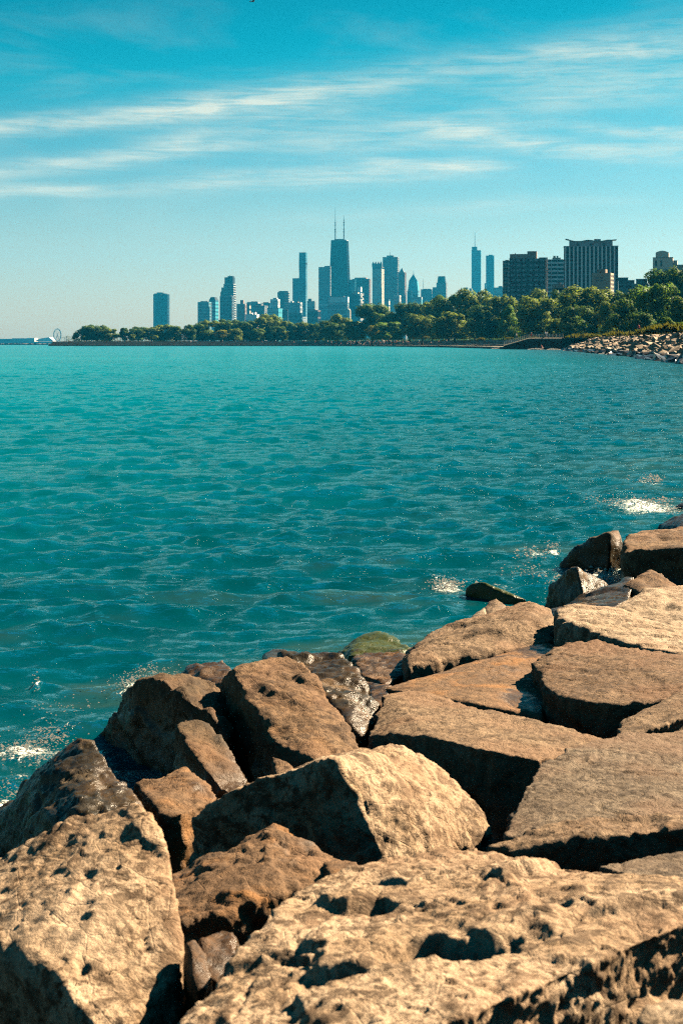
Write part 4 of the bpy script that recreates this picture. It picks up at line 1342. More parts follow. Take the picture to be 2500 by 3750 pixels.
# ------------------------------------------------------------------ the city
CITY_Z = 2.0
M = {
    'glass': plain('blue_glass', (0.032, 0.105, 0.15), 0.3, 0.25, 0.2, 0.05),
    'cyan': plain('cyan_glass', (0.06, 0.30, 0.36), 0.2, 0.5, 0.15, 0.05),
    'black': plain('black_steel', (0.008, 0.014, 0.020), 0.5, 0.15, 0.2, 0.05),
    'dkblue': plain('dark_window_glass', (0.006, 0.018, 0.026), 0.35, 0.12, 0.2, 0.08),
    'grey': plain('grey_stone', (0.30, 0.31, 0.31), 0.8, 0.2, 0.15, 0.05),
    'tan': plain('tan_brick', (0.38, 0.31, 0.23), 0.85, 0.2, 0.15, 0.08),
    'cream': plain('cream_stone', (0.60, 0.53, 0.41), 0.8, 0.2, 0.1, 0.08),
    'white': plain('white_concrete', (0.80, 0.77, 0.70), 0.8, 0.2, 0.1, 0.08),
    'pink': plain('pinkish_granite', (0.27, 0.18, 0.15), 0.8, 0.2, 0.15, 0.06),
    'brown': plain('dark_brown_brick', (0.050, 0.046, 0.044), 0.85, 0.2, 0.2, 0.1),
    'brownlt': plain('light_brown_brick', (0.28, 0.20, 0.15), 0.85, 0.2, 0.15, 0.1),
    'roof': plain('grey_roof', (0.11, 0.11, 0.11), 0.9, 0.1, 0.15, 0.1),
    'copper': plain('green_copper', (0.16, 0.24, 0.21), 0.7, 0.3, 0.2, 0.1),
    'mast': plain('mast_steel', (0.05, 0.07, 0.08), 0.5, 0.4, 0.1, 0.2),
}


def rect(w, d, x0=None, ycut=0):
    return [(-w / 2, -d / 2), (w / 2, -d / 2), (w / 2, d / 2), (-w / 2, d / 2)]


class Tower:
    """a building that shows its front from pixel x0 to xs and its sunlit side from xs to x1"""
    def __init__(s, label, x0, x1, yt, D, th=12, side=0.14, name='skyscraper', cat='skyscraper', group='skyscrapers of the skyline'):
        th = R(th)
        s.D = D; s.k = D / F
        Wp = (x1 - x0) * s.k
        xc = ((x0 + x1) / 2 - 1250) * s.k
        view = math.atan2(xc, D)
        s.th = th - view * 0.9            # turned so that the side shows by the asked amount
        s.w = Wp * (1 - side) / math.cos(th); s.d = max(Wp * side / math.sin(th), s.w * 0.25)
        s.d = min(s.d, s.w * 1.6)
        s.h = H + (V0 - yt) * s.k - CITY_Z
        s.x0, s.x1 = x0, x1
        s.o = empty(name, (xc, D, CITY_Z), -s.th if False else 0)
        s.o.rotation_euler = (0, 0, -th)
        # turning clockwise (seen from above) would show the left side; the sun is on the right, so turn the other way
        s.o.rotation_euler = (0, 0, -abs(th) if False else -th)
        tag(s.o, label, cat, group)

    def zy(s, y):
        return H + (V0 - y) * s.k - CITY_Z

    def lx(s, px):
        """pixel column -> local x on the front"""
        f = (px - s.x0) / (s.x1 - s.x0)
        return (f - 0.5) * s.w * 1.0

    def body(s, mat, w=None, d=None, z0=0, z1=None, cx=0, cy=0, name='tower_body', pts=None, top=None):
        mb = MB(); z1 = s.h if z1 is None else z1
        w = s.w if w is None else w; d = s.d if d is None else d
        pts = pts or [(cx - w / 2, cy - d / 2), (cx + w / 2, cy - d / 2), (cx + w / 2, cy + d / 2), (cx - w / 2, cy + d / 2)]
        if top is None: mb.prism(pts, z0, z1)
        else: mb.frustum(pts, z0, top, z1)
        return mb.build(name, M[mat], s.o)

    def bands(s, mat, n, frac=0.4, w=None, d=None, z0=0, z1=None, cx=0, out=0.35, name='floor_bands'):
        """floor edges round the body"""
        z1 = s.h if z1 is None else z1; w = s.w if w is None else w; d = s.d if d is None else d
        n = max(1, int(n * 0.6)) if n > 5 else n
        mb = MB(); st = (z1 - z0) / n
        for i in range(n):
            a = z0 + (i + 1 - frac) * st - 0.01
            mb.box(cx - w / 2 - out, cx + w / 2 + out, -d / 2 - out, d / 2 + out, a, a + frac * st)
        o = mb.build(name, M[mat], s.o); o['kind'] = 'stuff'
        return o

    def piers(s, mat, n, frac=0.35, w=None, d=None, z0=0, z1=None, cx=0, out=0.55, nside=None, name='facade_piers'):
        z1 = s.h if z1 is None else z1; w = s.w if w is None else w; d = s.d if d is None else d
        mb = MB(); pw = w / n * frac
        for i in range(n + 1):
            x = cx - w / 2 + i * w / n
            mb.box(x - pw / 2, x + pw / 2, -d / 2 - out, -d / 2 + out * .5, z0, z1 + 0.3)
        ns = nside if nside is not None else max(2, int(n * d / w))
        for i in range(ns + 1):
            y = -d / 2 + i * d / ns
            mb.box(cx + w / 2 - out * .5, cx + w / 2 + out, y - pw / 2 + .013, y + pw / 2 + .013, z0, z1 + 0.31)
        o = mb.build(name, M[mat], s.o); o['kind'] = 'stuff'
        return o

    def block(s, mat, xa, xb, ytop, ybase=None, depth=0.6, name='roof_house'):
        """a box on the roof between two pixel columns"""
        a, b = s.lx(xa), s.lx(xb)
        z0 = s.h - 0.5 if ybase is None else s.zy(ybase)
        mb = MB(); mb.box(a, b, -s.d / 2 * depth, s.d / 2 * depth, z0, s.zy(ytop))
        return mb.build(name, M[mat], s.o)

    def mast(s, px, ytop, ybase=None, r=1.2, name='antenna', r2=0.4, y=0):
        z0 = s.h if ybase is None else s.zy(ybase)
        mb = MB(); x = s.lx(px)
        mb.bar((x, y, z0 - 1), (x, y, s.zy(ytop)), r, 6, r2)
        return mb.build(name, M['mast'], s.o)


def slab(label, x0, x1, yt, D, body, band=None, nb=20, pier=None, npier=8, side=0.14, roofs=(), bf=0.4, pf=0.35, roofmat='roof', **kw):
    t_ = Tower(label, x0, x1, yt, D, side=side, **kw)
    t_.body(body)
    if band: t_.bands(band, nb, bf, out=max(0.3, D * 6e-5))
    if pier: t_.piers(pier, npier, pf, out=max(0.5, D * 1.1e-4))
    for (a, b, y) in roofs: t_.block(roofmat, a, b, y)
    return t_


# --- far left: the lone dark tower
t_ = Tower('lone dark curved tower standing apart at the left, above the trees', 560, 621, 1078, 5600, side=0.12)
w = t_.w
def lobes(rad, n=48):
    return [(rad * (0.62 + 0.38 * abs(math.cos(1.5 * (a := 2 * PI * i / n + PI / 2 - PI))) ** 0.8) * math.cos(a), rad * (0.62 + 0.38 * abs(math.cos(1.5 * a)) ** 0.8) * math.sin(a)) for i in range(n)]
sx = w * 1.16 / 2
t_.body('black', pts=[(x * 1.0, y) for x, y in lobes(sx)])
mb = MB()
for i in range(34):
    z = (i + .5) * t_.h / 34
    mb.prism(lobes(sx * 1.008), z, z + t_.h / 34 * 0.30)
o = mb.build('floor_bands', M['glass'], t_.o); o['kind'] = 'stuff'
t_.block('black', 575, 598, 1071, depth=.5, name='roof_crown'); t_.block('black', 566, 612, 1075, depth=.7)

# --- left cluster
slab('pale blue block at the left end of the main skyline', 726, 773, 1106, 4300, 'glass', 'cyan', 22, 'grey', 7, 0.14, [(735, 765, 1103)], pf=.2)
t_ = slab('blue block with a dark chamfered crown at the skyline left', 766, 800, 1100, 4500, 'cyan', 'glass', 20, None, 6, 0.3)
t_.body('black', z0=t_.h, z1=t_.zy(1088), pts=rect(t_.w, t_.d), top=rect(t_.w * .6, t_.d * .7), name='crown')
t_ = Tower('stepped dark tower with sunlit right edge rising left of centre', 820, 863, 1040, 4700, side=0.16)
t_.body('black', z1=t_.zy(1040)); t_.body('black', w=t_.w * .86, d=t_.d * .8, z0=t_.zy(1040), z1=t_.zy(1016), cx=t_.w * .0, name='upper_step'); t_.body('black', w=t_.w * .5, d=t_.d * .6, z0=t_.zy(1016), z1=t_.zy(1011), cx=t_.w * .12, name='top_step')
for i, (px, y) in enumerate([(816, 1053), (812, 1068), (809, 1084)]):
    t_.body('black', w=5 * t_.k, d=t_.d * (.8 - .1 * i), z1=t_.zy(y), cx=(px - 841.5) * t_.k, name='side_step')
t_.bands('grey', 44, .32); t_.mast(842, 1007, 1012, 1.0)
slab('dark apartment block with lit right side in front of the stepped tower', 808, 857, 1085, 4300, 'dkblue', 'glass', 26, 'grey', 9, 0.12, [(812, 850, 1083)], pf=.18)
slab('low pinkish stepped block right of the stepped tower', 868, 902, 1113, 4200, 'pink', 'grey', 16, 'pink', 6, 0.12, [(881, 894, 1099)], roofmat='pink', bf=.25)
slab('grey block between the pinkish block and the white-cornered tower', 900, 918, 1112, 4500, 'tan', 'dkblue', 14, None, 4, 0.2)
slab('wide grey-blue block behind the low white arcaded building', 905, 950, 1106, 4700, 'glass', 'grey', 16, None, 8, 0.1, [(920, 946, 1104)])
slab('grey office block with striped sunlit side, left of the cyan glass block', 931, 980, 1120, 4300, 'grey', 'dkblue', 13, 'grey', 8, 0.22, [(940, 962, 1112)])
t_ = slab('low white arcaded building just above the trees, left of centre', 899, 949, 1152, 3900, 'white', None, 3, None, 8, 0.13, [(932, 939, 1143), (921, 925, 1146)], roofmat='white')
mb = MB()
for i in range(6):
    x = -t_.w / 2 + (i + .5) * t_.w / 6; mb.box(x - t_.w * .04, x + t_.w * .04, -t_.d / 2 - .4, -t_.d / 2 + .4, t_.h * .2, t_.h * .82)
mb.build('arch_windows', M['dkblue'], t_.o)['kind'] = 'stuff'
slab('dark block left of the white-cornered tower', 958, 994, 1110, 4800, 'glass', 'dkblue', 15, None, 6, 0.12, [(964, 986, 1107)])
slab('white-cornered blue tower behind the cyan glass block', 992, 1023, 1096, 4500, 'cyan', 'white', 14, 'white', 3, 0.18, [(1000, 1018, 1091)], roofmat='white', bf=.3)
slab('bright cyan glass block with striped sunlit side', 980, 1034, 1128, 4200, 'cyan', 'glass', 14, None, 8, 0.24, bf=.15)
t_ = Tower('dark octagonal tower left of the twisting glass tower', 1016, 1060, 1070, 4600, side=0.15)
oc = [(t_.w * .58 * math.cos(PI / 8 + i * PI / 4), t_.w * .58 * math.sin(PI / 8 + i * PI / 4)) for i in range(8)]
t_.body('dkblue', pts=oc)
mb = MB()
for i in range(30):
    z = (i + .6) * t_.h / 30; mb.prism([(x * 1.01, y * 1.01) for x, y in oc], z, z + t_.h / 30 * .3)
mb.build('floor_bands', M['grey'], t_.o)['kind'] = 'stuff'
t_.body('black', pts=[(x * .8, y * .8) for x, y in oc], z0=t_.h, z1=t_.zy(1066), name='roof_house')
slab('dark low slab right of the cyan glass block', 1034, 1055, 1135, 4100, 'dkblue', 'black', 12, None, 4, 0.1)
slab('grey block with cream sunlit corner in front of the twisting tower', 1057, 1106, 1108, 4400, 'glass', 'grey', 18, 'white', 6, 0.13, [(1063, 1072, 1103), (1075, 1095, 1106)], pf=.12, roofmat='cream')
slab('dark lower block in front of the grey block with the cream corner', 1058, 1108, 1147, 4000, 'dkblue', 'glass', 13, 'black', 9, 0.08, pf=.2)
# the twisting glass tower: stacked frusta
t_ = Tower('tall slim blue-green glass tower built of stacked flaring sections', 1095, 1125, 925, 5300, side=0.16)
prof = [(1160, 1.02), (1100, .96), (1050, 1.06), (1010, .98), (970, 1.03), (963, 1.03), (925, .98)]
for (ya, fa_), (yb, fb) in zip(prof[:-1], prof[1:]):
    t_.body('black' if (ya, yb) == (970, 963) else 'glass', pts=rect(t_.w * fa_, t_.d * fa_), top=rect(t_.w * fb, t_.d * fb), z0=max(0, t_.zy(ya)), z1=t_.zy(yb), name='dark_band' if ya == 970 else 'glass_section')
t_.body('glass', w=23 * t_.k, d=t_.d * .9, z1=t_.zy(1019), cx=(1084 - 1110) * t_.k, name='lower_section')
t_.bands('cyan', 60, .12, out=.1)
slab('pale glass block right of the twisting tower', 1126, 1155, 1103, 4500, 'cyan', 'glass', 12, 'grey', 5, 0.12, [(1127, 1141, 1094)], bf=.2)
slab('dark block with pinkish lit side and pale parapet, left of the gridded slab', 1127, 1173, 1136, 3900, 'dkblue', 'pink', 9, 'black', 8, 0.2, [(1128, 1160, 1133)], roofmat='pink', bf=.25)
t_ = slab('pale blue gridded slab tower left of the tapering black tower', 1167, 1211, 978, 4900, 'glass', 'grey', 46, 'grey', 12, 0.05, [(1188, 1211, 974)], pf=.35, bf=.3)
t_.bands('white', 1, 1.0, z0=t_.zy(1119), z1=t_.zy(1115), out=.9, name='pale_belt')

# --- the tapering black tower with two antennas
t_ = Tower('huge tapering black tower with two tall white-tipped antennas, centre of the skyline', 1213, 1274, 882, 5000, side=0.10)
kw_, kd_ = t_.w, t_.w * .62
base_f = 91 / 61.0
z_top = t_.h
def taper(z):
    f = 1 + (base_f - 1) * (1 - z / z_top)
    return f
t_.body('black', pts=rect(kw_ * base_f, kd_ * base_f), top=rect(kw_, kd_))
mb = MB()
for i in range(84):
    z = (i + .55) * z_top / 84; f = taper(z)
    mb.frustum(rect(kw_ * f + .5, kd_ * f + .5), z, rect(kw_ * f + .5, kd_ * f + .5), z + z_top / 84 * .34)
mb.build('floor_bands', M['dkblue'], t_.o)['kind'] = 'stuff'
mb = MB()
for i in range(11):
    q = -0.5 + i / 10
    a, b_ = (q * kw_ * base_f, -kd_ * base_f / 2 - .6, 0), (q * kw_, -kd_ / 2 - .6, z_top)
    mb.bar(a, b_, .55, 4)
    q2 = -0.5 + i / 10
    if i % 2 == 0: mb.bar((kw_ * base_f / 2 + .6, q2 * kd_ * base_f, 0), (kw_ / 2 + .6, q2 * kd_, z_top), .55, 4)
mb.build('facade_columns', M['black'], t_.o)['kind'] = 'stuff'
for lev in range(5):
    za, zb = lev * z_top / 5.2, (lev + 1) * z_top / 5.2
    mb = MB()
    for sgn in (1, -1):
        fa_, fb = taper(za), taper(zb)
        mb.bar((-sgn * kw_ * fa_ / 2, -kd_ * fa_ / 2 - 1.0, za), (sgn * kw_ * fb / 2, -kd_ * fb / 2 - 1.0, zb), .9, 4)
    mb.build('cross_brace', M['black'], t_.o)
t_.body('cyan', w=kw_ * taper(t_.zy(1088)) + 2, d=kd_ * taper(t_.zy(1088)) + 2, z0=t_.zy(1090), z1=t_.zy(1086), name='pale_belt')
t_.body('grey', w=kw_ * 1.02, d=kd_ * 1.02, z0=z_top, z1=z_top + 2, name='parapet')
t_.body('black', w=kw_ * .62, d=kd_ * .6, z0=z_top + 2, z1=t_.zy(876), name='roof_house')
for px, yt in ((1227, 757), (1259, 790)):
    mb = MB(); x = (px - 1243.5) * t_.k
    mb.bar((x, 0, z_top), (x, 0, t_.zy(840)), 1.9, 8, 1.7); mb.bar((x, 0, t_.zy(840)), (x, 0, t_.zy(800)), 1.25, 6, 1.0)
    mb.bar((x, 0, t_.zy(800)), (x, 0, t_.zy(yt)), .8, 6, .35)
    for yy in (850, 842, 826, 818): mb.bar((x, 0, t_.zy(yy)), (x, 0, t_.zy(yy - 4)), 2.3, 8)
    mb.build('antenna', M['mast'], t_.o)
slab('wide pale banded block at the foot of the tapering black tower', 1203, 1277, 1088, 4400, 'glass', 'white', 6, 'grey', 12, 0.06, [(1206, 1262, 1084)], bf=.35, pf=.2)
slab('lower gridded pale blue block in front of the banded block', 1202, 1275, 1112, 4100, 'glass', 'cyan', 14, 'grey', 14, 0.05, bf=.3, pf=.3)
# right of it
slab('brown granite tower right behind the tapering tower', 1290, 1357, 1022, 5100, 'pink', 'dkblue', 40, 'pink', 10, 0.12, [(1297, 1345, 1017)], roofmat='pink', bf=.35)
slab('blue slab between the tapering tower and the brown tower', 1280, 1302, 1024, 5000, 'glass', 'cyan', 40, None, 4, 0.08, bf=.2)
slab('white stepped block in front of the brown granite tower', 1308, 1325, 1048, 4600, 'white', 'glass', 18, None, 3, 0.3, bf=.2)
slab('white lower step with balconies right of the white stepped block', 1322, 1334, 1069, 4500, 'white', 'dkblue', 22, None, 3, 0.7, bf=.4)
slab('dark block with cream cornice and sunlit striped side, below the brown tower', 1284, 1322, 1076, 4200, 'dkblue', 'glass', 18, 'black', 7, 0.2, [(1290, 1315, 1071)], roofmat='cream', pf=.2)
t_ = Tower('small cream domed turret at the right foot of the tapering tower', 1270, 1284, 1138, 3900, side=.1, name='domed_building', cat='building')
rr_ = t_.w * .55
circ = [(rr_ * math.cos(i * PI / 8), rr_ * math.sin(i * PI / 8)) for i in range(16)]
t_.body('cream', pts=circ)
mb = MB()
for j in range(5):
    a, b_ = j * PI / 10, (j + 1) * PI / 10
    mb.frustum([(x * math.cos(a), y * math.cos(a)) for x, y in circ], t_.h + rr_ * math.sin(a), [(x * max(.02, math.cos(b_)), y * max(.02, math.cos(b_))) for x, y in circ], t_.h + rr_ * math.sin(b_))
mb.build('dome', M['cream'], t_.o)
# pinnacled tower
t_ = slab('cream stone tower crowned with four corner pinnacles', 1362, 1407, 978, 5000, 'cream', 'glass', 50, 'cream', 8, 0.30, bf=.25, pf=.5)
for cxn in (-.44, -.16, .16, .44):
    mb = MB(); x = cxn * t_.w
    mb.prism([(x - 4, -t_.d / 2), (x + 4, -t_.d / 2), (x + 4, -t_.d / 2 + 8), (x - 4, -t_.d / 2 + 8)], t_.h, t_.zy(970))
    mb.frustum([(x - 4.6, -t_.d / 2 - .6), (x + 4.6, -t_.d / 2 - .6), (x + 4.6, -t_.d / 2 + 8.6), (x - 4.6, -t_.d / 2 + 8.6)], t_.zy(970), [(x - .2, -t_.d / 2 + 3.8), (x + .2, -t_.d / 2 + 3.8), (x + .2, -t_.d / 2 + 4.2), (x - .2, -t_.d / 2 + 4.2)], t_.zy(958))
    mb.build('pinnacle', M['mast'], t_.o)
t_.bands('dkblue', 1, 1.0, z0=t_.zy(985), z1=t_.zy(979), out=.7, name='crown_windows')
t_ = slab('broad smooth blue-grey tower with a small roof house and spike', 1401, 1460, 942, 5100, 'glass', 'grey', 70, 'grey', 14, 0.10, [(1415, 1443, 936)], bf=.25, pf=.3)
t_.mast(1428, 923, 936, 1.0)
slab('small cream block at the foot of the pinnacled tower', 1408, 1430, 1096, 4300, 'cream', 'glass', 14, None, 5, 0.45, bf=.3)
slab('pale concrete block standing in front of the smooth blue-grey tower', 1438, 1471, 1082, 4000, 'grey', 'white', 20, 'white', 5, 0.42, bf=.3, pf=.25)
t_ = slab('slim brown tower with a dark pyramid roof', 1456, 1487, 998, 5000, 'pink', 'dkblue', 44, 'pink', 6, 0.24, bf=.3)
t_.body('mast', pts=rect(t_.w * .75, t_.d * .75), top=rect(.5, .5), z0=t_.h, z1=t_.zy(981), name='pyramid_roof')
# chevron tower
t_ = Tower('glass tower with a diamond-shaped chevron top and needle spire', 1492, 1535, 1062, 5600, side=.16)
t_.body('glass'); t_.bands('cyan', 30, .3)
w, d = t_.w, t_.d
mb = MB(); z0_, z1_, z2_ = t_.h, t_.zy(1018), t_.zy(1000)
mb.frustum(rect(w, d), z0_, rect(w * .8, d * .8), t_.zy(1030)); mb.build('crown_base', M['cyan'], t_.o)
mb = MB(); mb.frustum(rect(w * .8, d * .8), t_.zy(1030), rect(.8, .8), t_.zy(1004)); mb.build('chevron_roof', M['glass'], t_.o)
mb = MB()
for sgn in (-1, 1):
    mb.bar((sgn * w * .42, -d * .42, t_.zy(1031)), (0, -.4, t_.zy(1003)), 1.0, 4)
    mb.bar((sgn * w * .50, -d * .5, z0_), (sgn * w * .02, -d * .5, t_.zy(1028)), .8, 4)
mb.build('chevron_edges', M['white'], t_.o)['kind'] = 'stuff'
t_.mast(1513.5, 989, 1004, 1.3, name='spire')
slab('low pale cyan block below the chevron tower', 1504, 1546, 1088, 4300, 'cyan', 'grey', 10, None, 8, 0.1, [(1515, 1530, 1082)], bf=.3)
slab('dark lower shoulder block left of the chevron tower', 1490, 1507, 1066, 5000, 'dkblue', 'glass', 20, None, 4, 0.1, bf=.2)
t_ = slab('pale gridded slab with a thin mast, right of the chevron tower', 1540, 1585, 1060, 5200, 'grey', 'dkblue', 22, 'white', 9, 0.14, [(1546, 1578, 1058)], bf=.45, pf=.2)
t_.mast(1547, 1020, 1060, .8)
slab('narrow blue slab left of the dark-crowned tower', 1583, 1600, 1052, 5200, 'glass', 'grey', 26, None, 4, 0.1, bf=.25)
t_ = slab('stone tower with a dark sloping crown and lit right edge', 1597, 1636, 1036, 5000, 'grey', 'dkblue', 30, 'grey', 8, 0.14, bf=.35)
t_.body('black', pts=rect(t_.w * .86, t_.d * .86), top=rect(t_.w * .70, t_.d * .7), z0=t_.h, z1=t_.zy(1012), name='crown')
slab('small grey block peeping over the trees left of the spired tower', 1695, 1713, 1053, 4800, 'grey', 'dkblue', 12, None, 4, 0.2)
slab('tiny blue block touching the left foot of the spired tower', 1717, 1727, 1056, 5000, 'glass', 'grey', 12, None, 3, 0.2)
t_ = Tower('slim blue glass tower with a spire and stepped top, right of centre', 1725, 1762, 917, 6200, side=.1)
t_.body('glass'); t_.bands('cyan', 80, .3, out=.4)
t_.body('glass', w=t_.w * .56, d=t_.d * .7, z0=t_.h, z1=t_.zy(904), cx=-t_.w * .2, name='upper_step')
t_.mast(1737, 850, 904, 1.4, name='spire', r2=.7)
slab('narrow dark blue slab tower right of the spired tower', 1778, 1809, 936, 6000, 'glass', 'cyan', 70, None, 4, 0.06, [(1788, 1803, 933)], bf=.12)
slab('pale sliver of a tower left of the dark blue slab tower', 1773, 1780, 1037, 5600, 'cyan', 'glass', 24, None, 2, 0.1)
slab('blue glass block left of the gridded apartment tower', 1806, 1842, 1053, 4600, 'cyan', 'glass', 15, None, 6, 0.1, [(1824, 1840, 1048)], bf=.25)

# --- nearer buildings at the right
NB = dict(name='apartment_building', cat='apartment block', group='apartment blocks behind the shore trees')


def cells(t_, name, mat, xs, zs, wz, hz, out=0.0, thick=.5, share=None):
    """one object per window or balcony on the front of the building"""
    mb = MB(); mb.box(-wz / 2, wz / 2, -thick, 0.12, 0, hz)
    me = mb.mesh(name); me.materials.append(M[mat])
    for x in xs:
        for z in zs:
            o = link_mesh(name, me, None, t_.o); o.location = (x, -t_.d / 2 - out, z)


t_ = Tower('white gridded apartment tower with a column of white balconies, left of the brown block', 1840, 1880, 955, 1420, th=8, side=.04, **NB)
t_.body('dkblue'); n = 21; st = (t_.h - 2) / n
cells(t_, 'floor_slab', 'tan', [-t_.w * .16], [i * st + st * .72 for i in range(n)], t_.w * .66, st * .22, .05, .3)
cells(t_, 'balcony', 'white', [t_.w * .17], [i * st + st * .45 for i in range(n)], t_.w * .32, st * .42, .05, 1.1)
t_.piers('tan', 4, .12, out=.3); t_.block('roof', 1848, 1862, 952)
# brown block
t_ = Tower('wide dark brown apartment block with rows of pale windows', 1864, 1998, 948, 1350, th=10, side=.06, **NB)
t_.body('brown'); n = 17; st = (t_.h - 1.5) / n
bay = t_.w / 6
cells(t_, 'window', 'glass', [-t_.w / 2 + bay * (i + .5) for i in range(6)], [t_.h - 2.6 - i * st for i in range(n - 3)], bay * .70, st * .46, -.02, .14)
mb = MB()
for i in range(6):
    for j in range(n - 3):
        for q in (-.24, 0.0, .24):
            if (i * 7 + j * 5 + int(q * 9) * 3) % 5 == 0: continue
            x = -t_.w / 2 + bay * (i + .5 + q * .9); z = t_.h - 2.6 - j * st
            mb.box(x - bay * .09, x + bay * .09, -t_.d / 2 - .26, -t_.d / 2 - .1, z + .15, z + st * .36)
mb.build('window_blinds', M['grey'], t_.o)['kind'] = 'stuff'
t_.piers('brown', 6, .16, out=.5)
cells(t_, 'floor_slab', 'brown', [0], [t_.h - 2.95 - i * st for i in range(n - 3)], t_.w, st * .2, .02, .22)
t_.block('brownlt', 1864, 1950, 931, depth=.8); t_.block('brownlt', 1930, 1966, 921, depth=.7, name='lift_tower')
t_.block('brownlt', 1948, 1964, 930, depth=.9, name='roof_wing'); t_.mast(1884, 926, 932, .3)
cells(t_, 'pale_annex', 'pink', [t_.w * .18], [0], t_.w * .24, t_.zy(1068), .4, 3.0)
# white grid
t_ = Tower('white gridded apartment block between the brown block and the striped tower', 1994, 2064, 952, 1500, th=9, side=.03, **NB)
t_.body('dkblue'); n = 20; st = (t_.h - 2) / n
cells(t_, 'floor_slab', 'white', [-t_.w * .36], [i * st + st * .55 for i in range(n)], t_.w * .26, st * .42, .05, .4)
cells(t_, 'floor_slab', 'white', [-t_.w * .02], [i * st + st * .55 for i in range(n)], t_.w * .40, st * .42, .05, .4)
cells(t_, 'floor_slab', 'white', [t_.w * .34], [i * st + st * .55 for i in range(n)], t_.w * .30, st * .42, .05, .4)
t_.piers('white', 3, .07, out=.6); t_.block('white', 1996, 2062, 950, depth=.96, name='parapet')
t_.block('tan', 2021, 2052, 944, depth=.5); t_.block('tan', 2024, 2033, 937, depth=.4, name='lift_house'); t_.block('tan', 2036, 2043, 937, depth=.4, name='lift_house')
slab('brown slab edge peeping out between the brown block and the white grid', 1972, 2004, 943, 1480, 'brownlt', None, 3, None, 3, .05, th=9, name='apartment_building', cat='apartment block', group=NB['group'])
# striped tower
t_ = Tower('big tower striped with tall white columns under a wavy roof', 2062, 2261, 903, 1200, th=7, side=.03, **NB)
t_.body('dkblue', z1=t_.h - .3); nst = 13
colx = [-t_.w / 2 + t_.w * (0.026 + 0.0754 * i) for i in range(nst)]
cells(t_, 'column', 'white', colx, [0], t_.w * 0.027, t_.h - .2, .0, .9)
n = 24; st = t_.h / n
for i in range(n - 1):
    mb = MB(); mb.box(-t_.w / 2, t_.w / 2, -t_.d / 2 - .18, -t_.d / 2 + .1, (i + 1) * st - .35, (i + 1) * st + .35)
    mb.build('spandrel', M['glass'], t_.o)
mb = MB()
for i in range(40):
    x = -t_.w / 2 + (i + .5) * t_.w / 40; mb.box(x - .05, x + .05, -t_.d / 2 - .24, -t_.d / 2 + .1, 0, t_.h - .5)
mb.build('mullions', M['black'], t_.o)['kind'] = 'stuff'
t_.body('grey', w=t_.w + .6, d=t_.d + .6, z0=t_.h - .3, z1=t_.h + .25, name='parapet')
pw = t_.w * .80; zr = t_.zy(883)
t_.body('grey', w=pw, d=t_.d * .7, z0=t_.h + .25, z1=zr, name='roof_house')
cells(t_, 'roof_door', 'black', [-pw * .3, -pw * .0, pw * .3], [t_.h + .3], 1.1, 2.0, -t_.d * .15 + .2, .3)
mb = MB(); nseg = 48; wtot = t_.w * .945
top, bot = [], []
for i in range(nseg + 1):
    u = -wtot / 2 + wtot * i / nseg
    z = zr + .25 + .55 * math.cos(u / pw * 2 * PI * 2.1 + .8) + 1.4 * max(0, abs(u) - pw * .47) / (wtot * .06) * .5
    top.append((u, z))
for yy0, yy1 in ((-t_.d * .42, t_.d * .42),):
    vs = [(u, yy0, z) for u, z in top] + [(u, yy1, z) for u, z in top] + [(u, yy0, z - .55) for u, z in top] + [(u, yy1, z - .55) for u, z in top]
    m_ = nseg + 1; fs = []
    for i in range(nseg):
        fs += [(i, i + 1, m_ + i + 1, m_ + i), (2 * m_ + i + 1, 2 * m_ + i, 3 * m_ + i, 3 * m_ + i + 1), (i + 1, i, 2 * m_ + i, 2 * m_ + i + 1), (m_ + i, m_ + i + 1, 3 * m_ + i + 1, 3 * m_ + i)]
    fs += [(0, m_, 3 * m_, 2 * m_), (nseg, 2 * m_ + nseg, 3 * m_ + nseg, m_ + nseg)]
    mb.add(vs, fs)
mb.build('wavy_roof', M['copper'], t_.o)
t_.block('grey', 2174, 2198, 876, 884, depth=.3, name='roof_hatch')
# tan building before it
t_ = Tower('tan brick building with windowed sunlit side, in front of the striped tower', 2163, 2248, 1001, 900, th=22, side=.24, **NB)
t_.body('tan')
cells(t_, 'window', 'glass', [-t_.w * .22, t_.w * .02], [t_.h - 3.2, t_.h - 4.9, t_.h - 11.4, t_.h - 13.2, t_.h - 16.5], t_.w * .14, .8, -.02, .1)
t_.block('brownlt', 2183, 2222, 987, depth=.6)
mb = MB(); nfl = 9
for i in range(nfl):
    for j in range(3):
        y = -t_.d / 2 + (j + .5) * t_.d / 3; z = t_.h - 2.4 - i * 2.4
        mb.box(t_.w / 2 - .05, t_.w / 2 + .12, y - t_.d * .07, y + t_.d * .07, z, z + 1.3)
mb.build('side_windows', M['dkblue'], t_.o)['kind'] = 'stuff'
slab('low brick building with a chimney right above the trees, left of the striped tower', 2020, 2063, 1042, 1100, 'brownlt', None, 3, None, 3, .06, [(2042, 2052, 1034)], roofmat='pink', th=9, name='brick_building', cat='building', group='low buildings over the trees')
slab('long low tan roof just over the trees, below the brick building', 2026, 2064, 1054, 1000, 'tan', 'dkblue', 4, None, 6, .05, th=8, bf=.3, name='low_building', cat='building', group='low buildings over the trees')
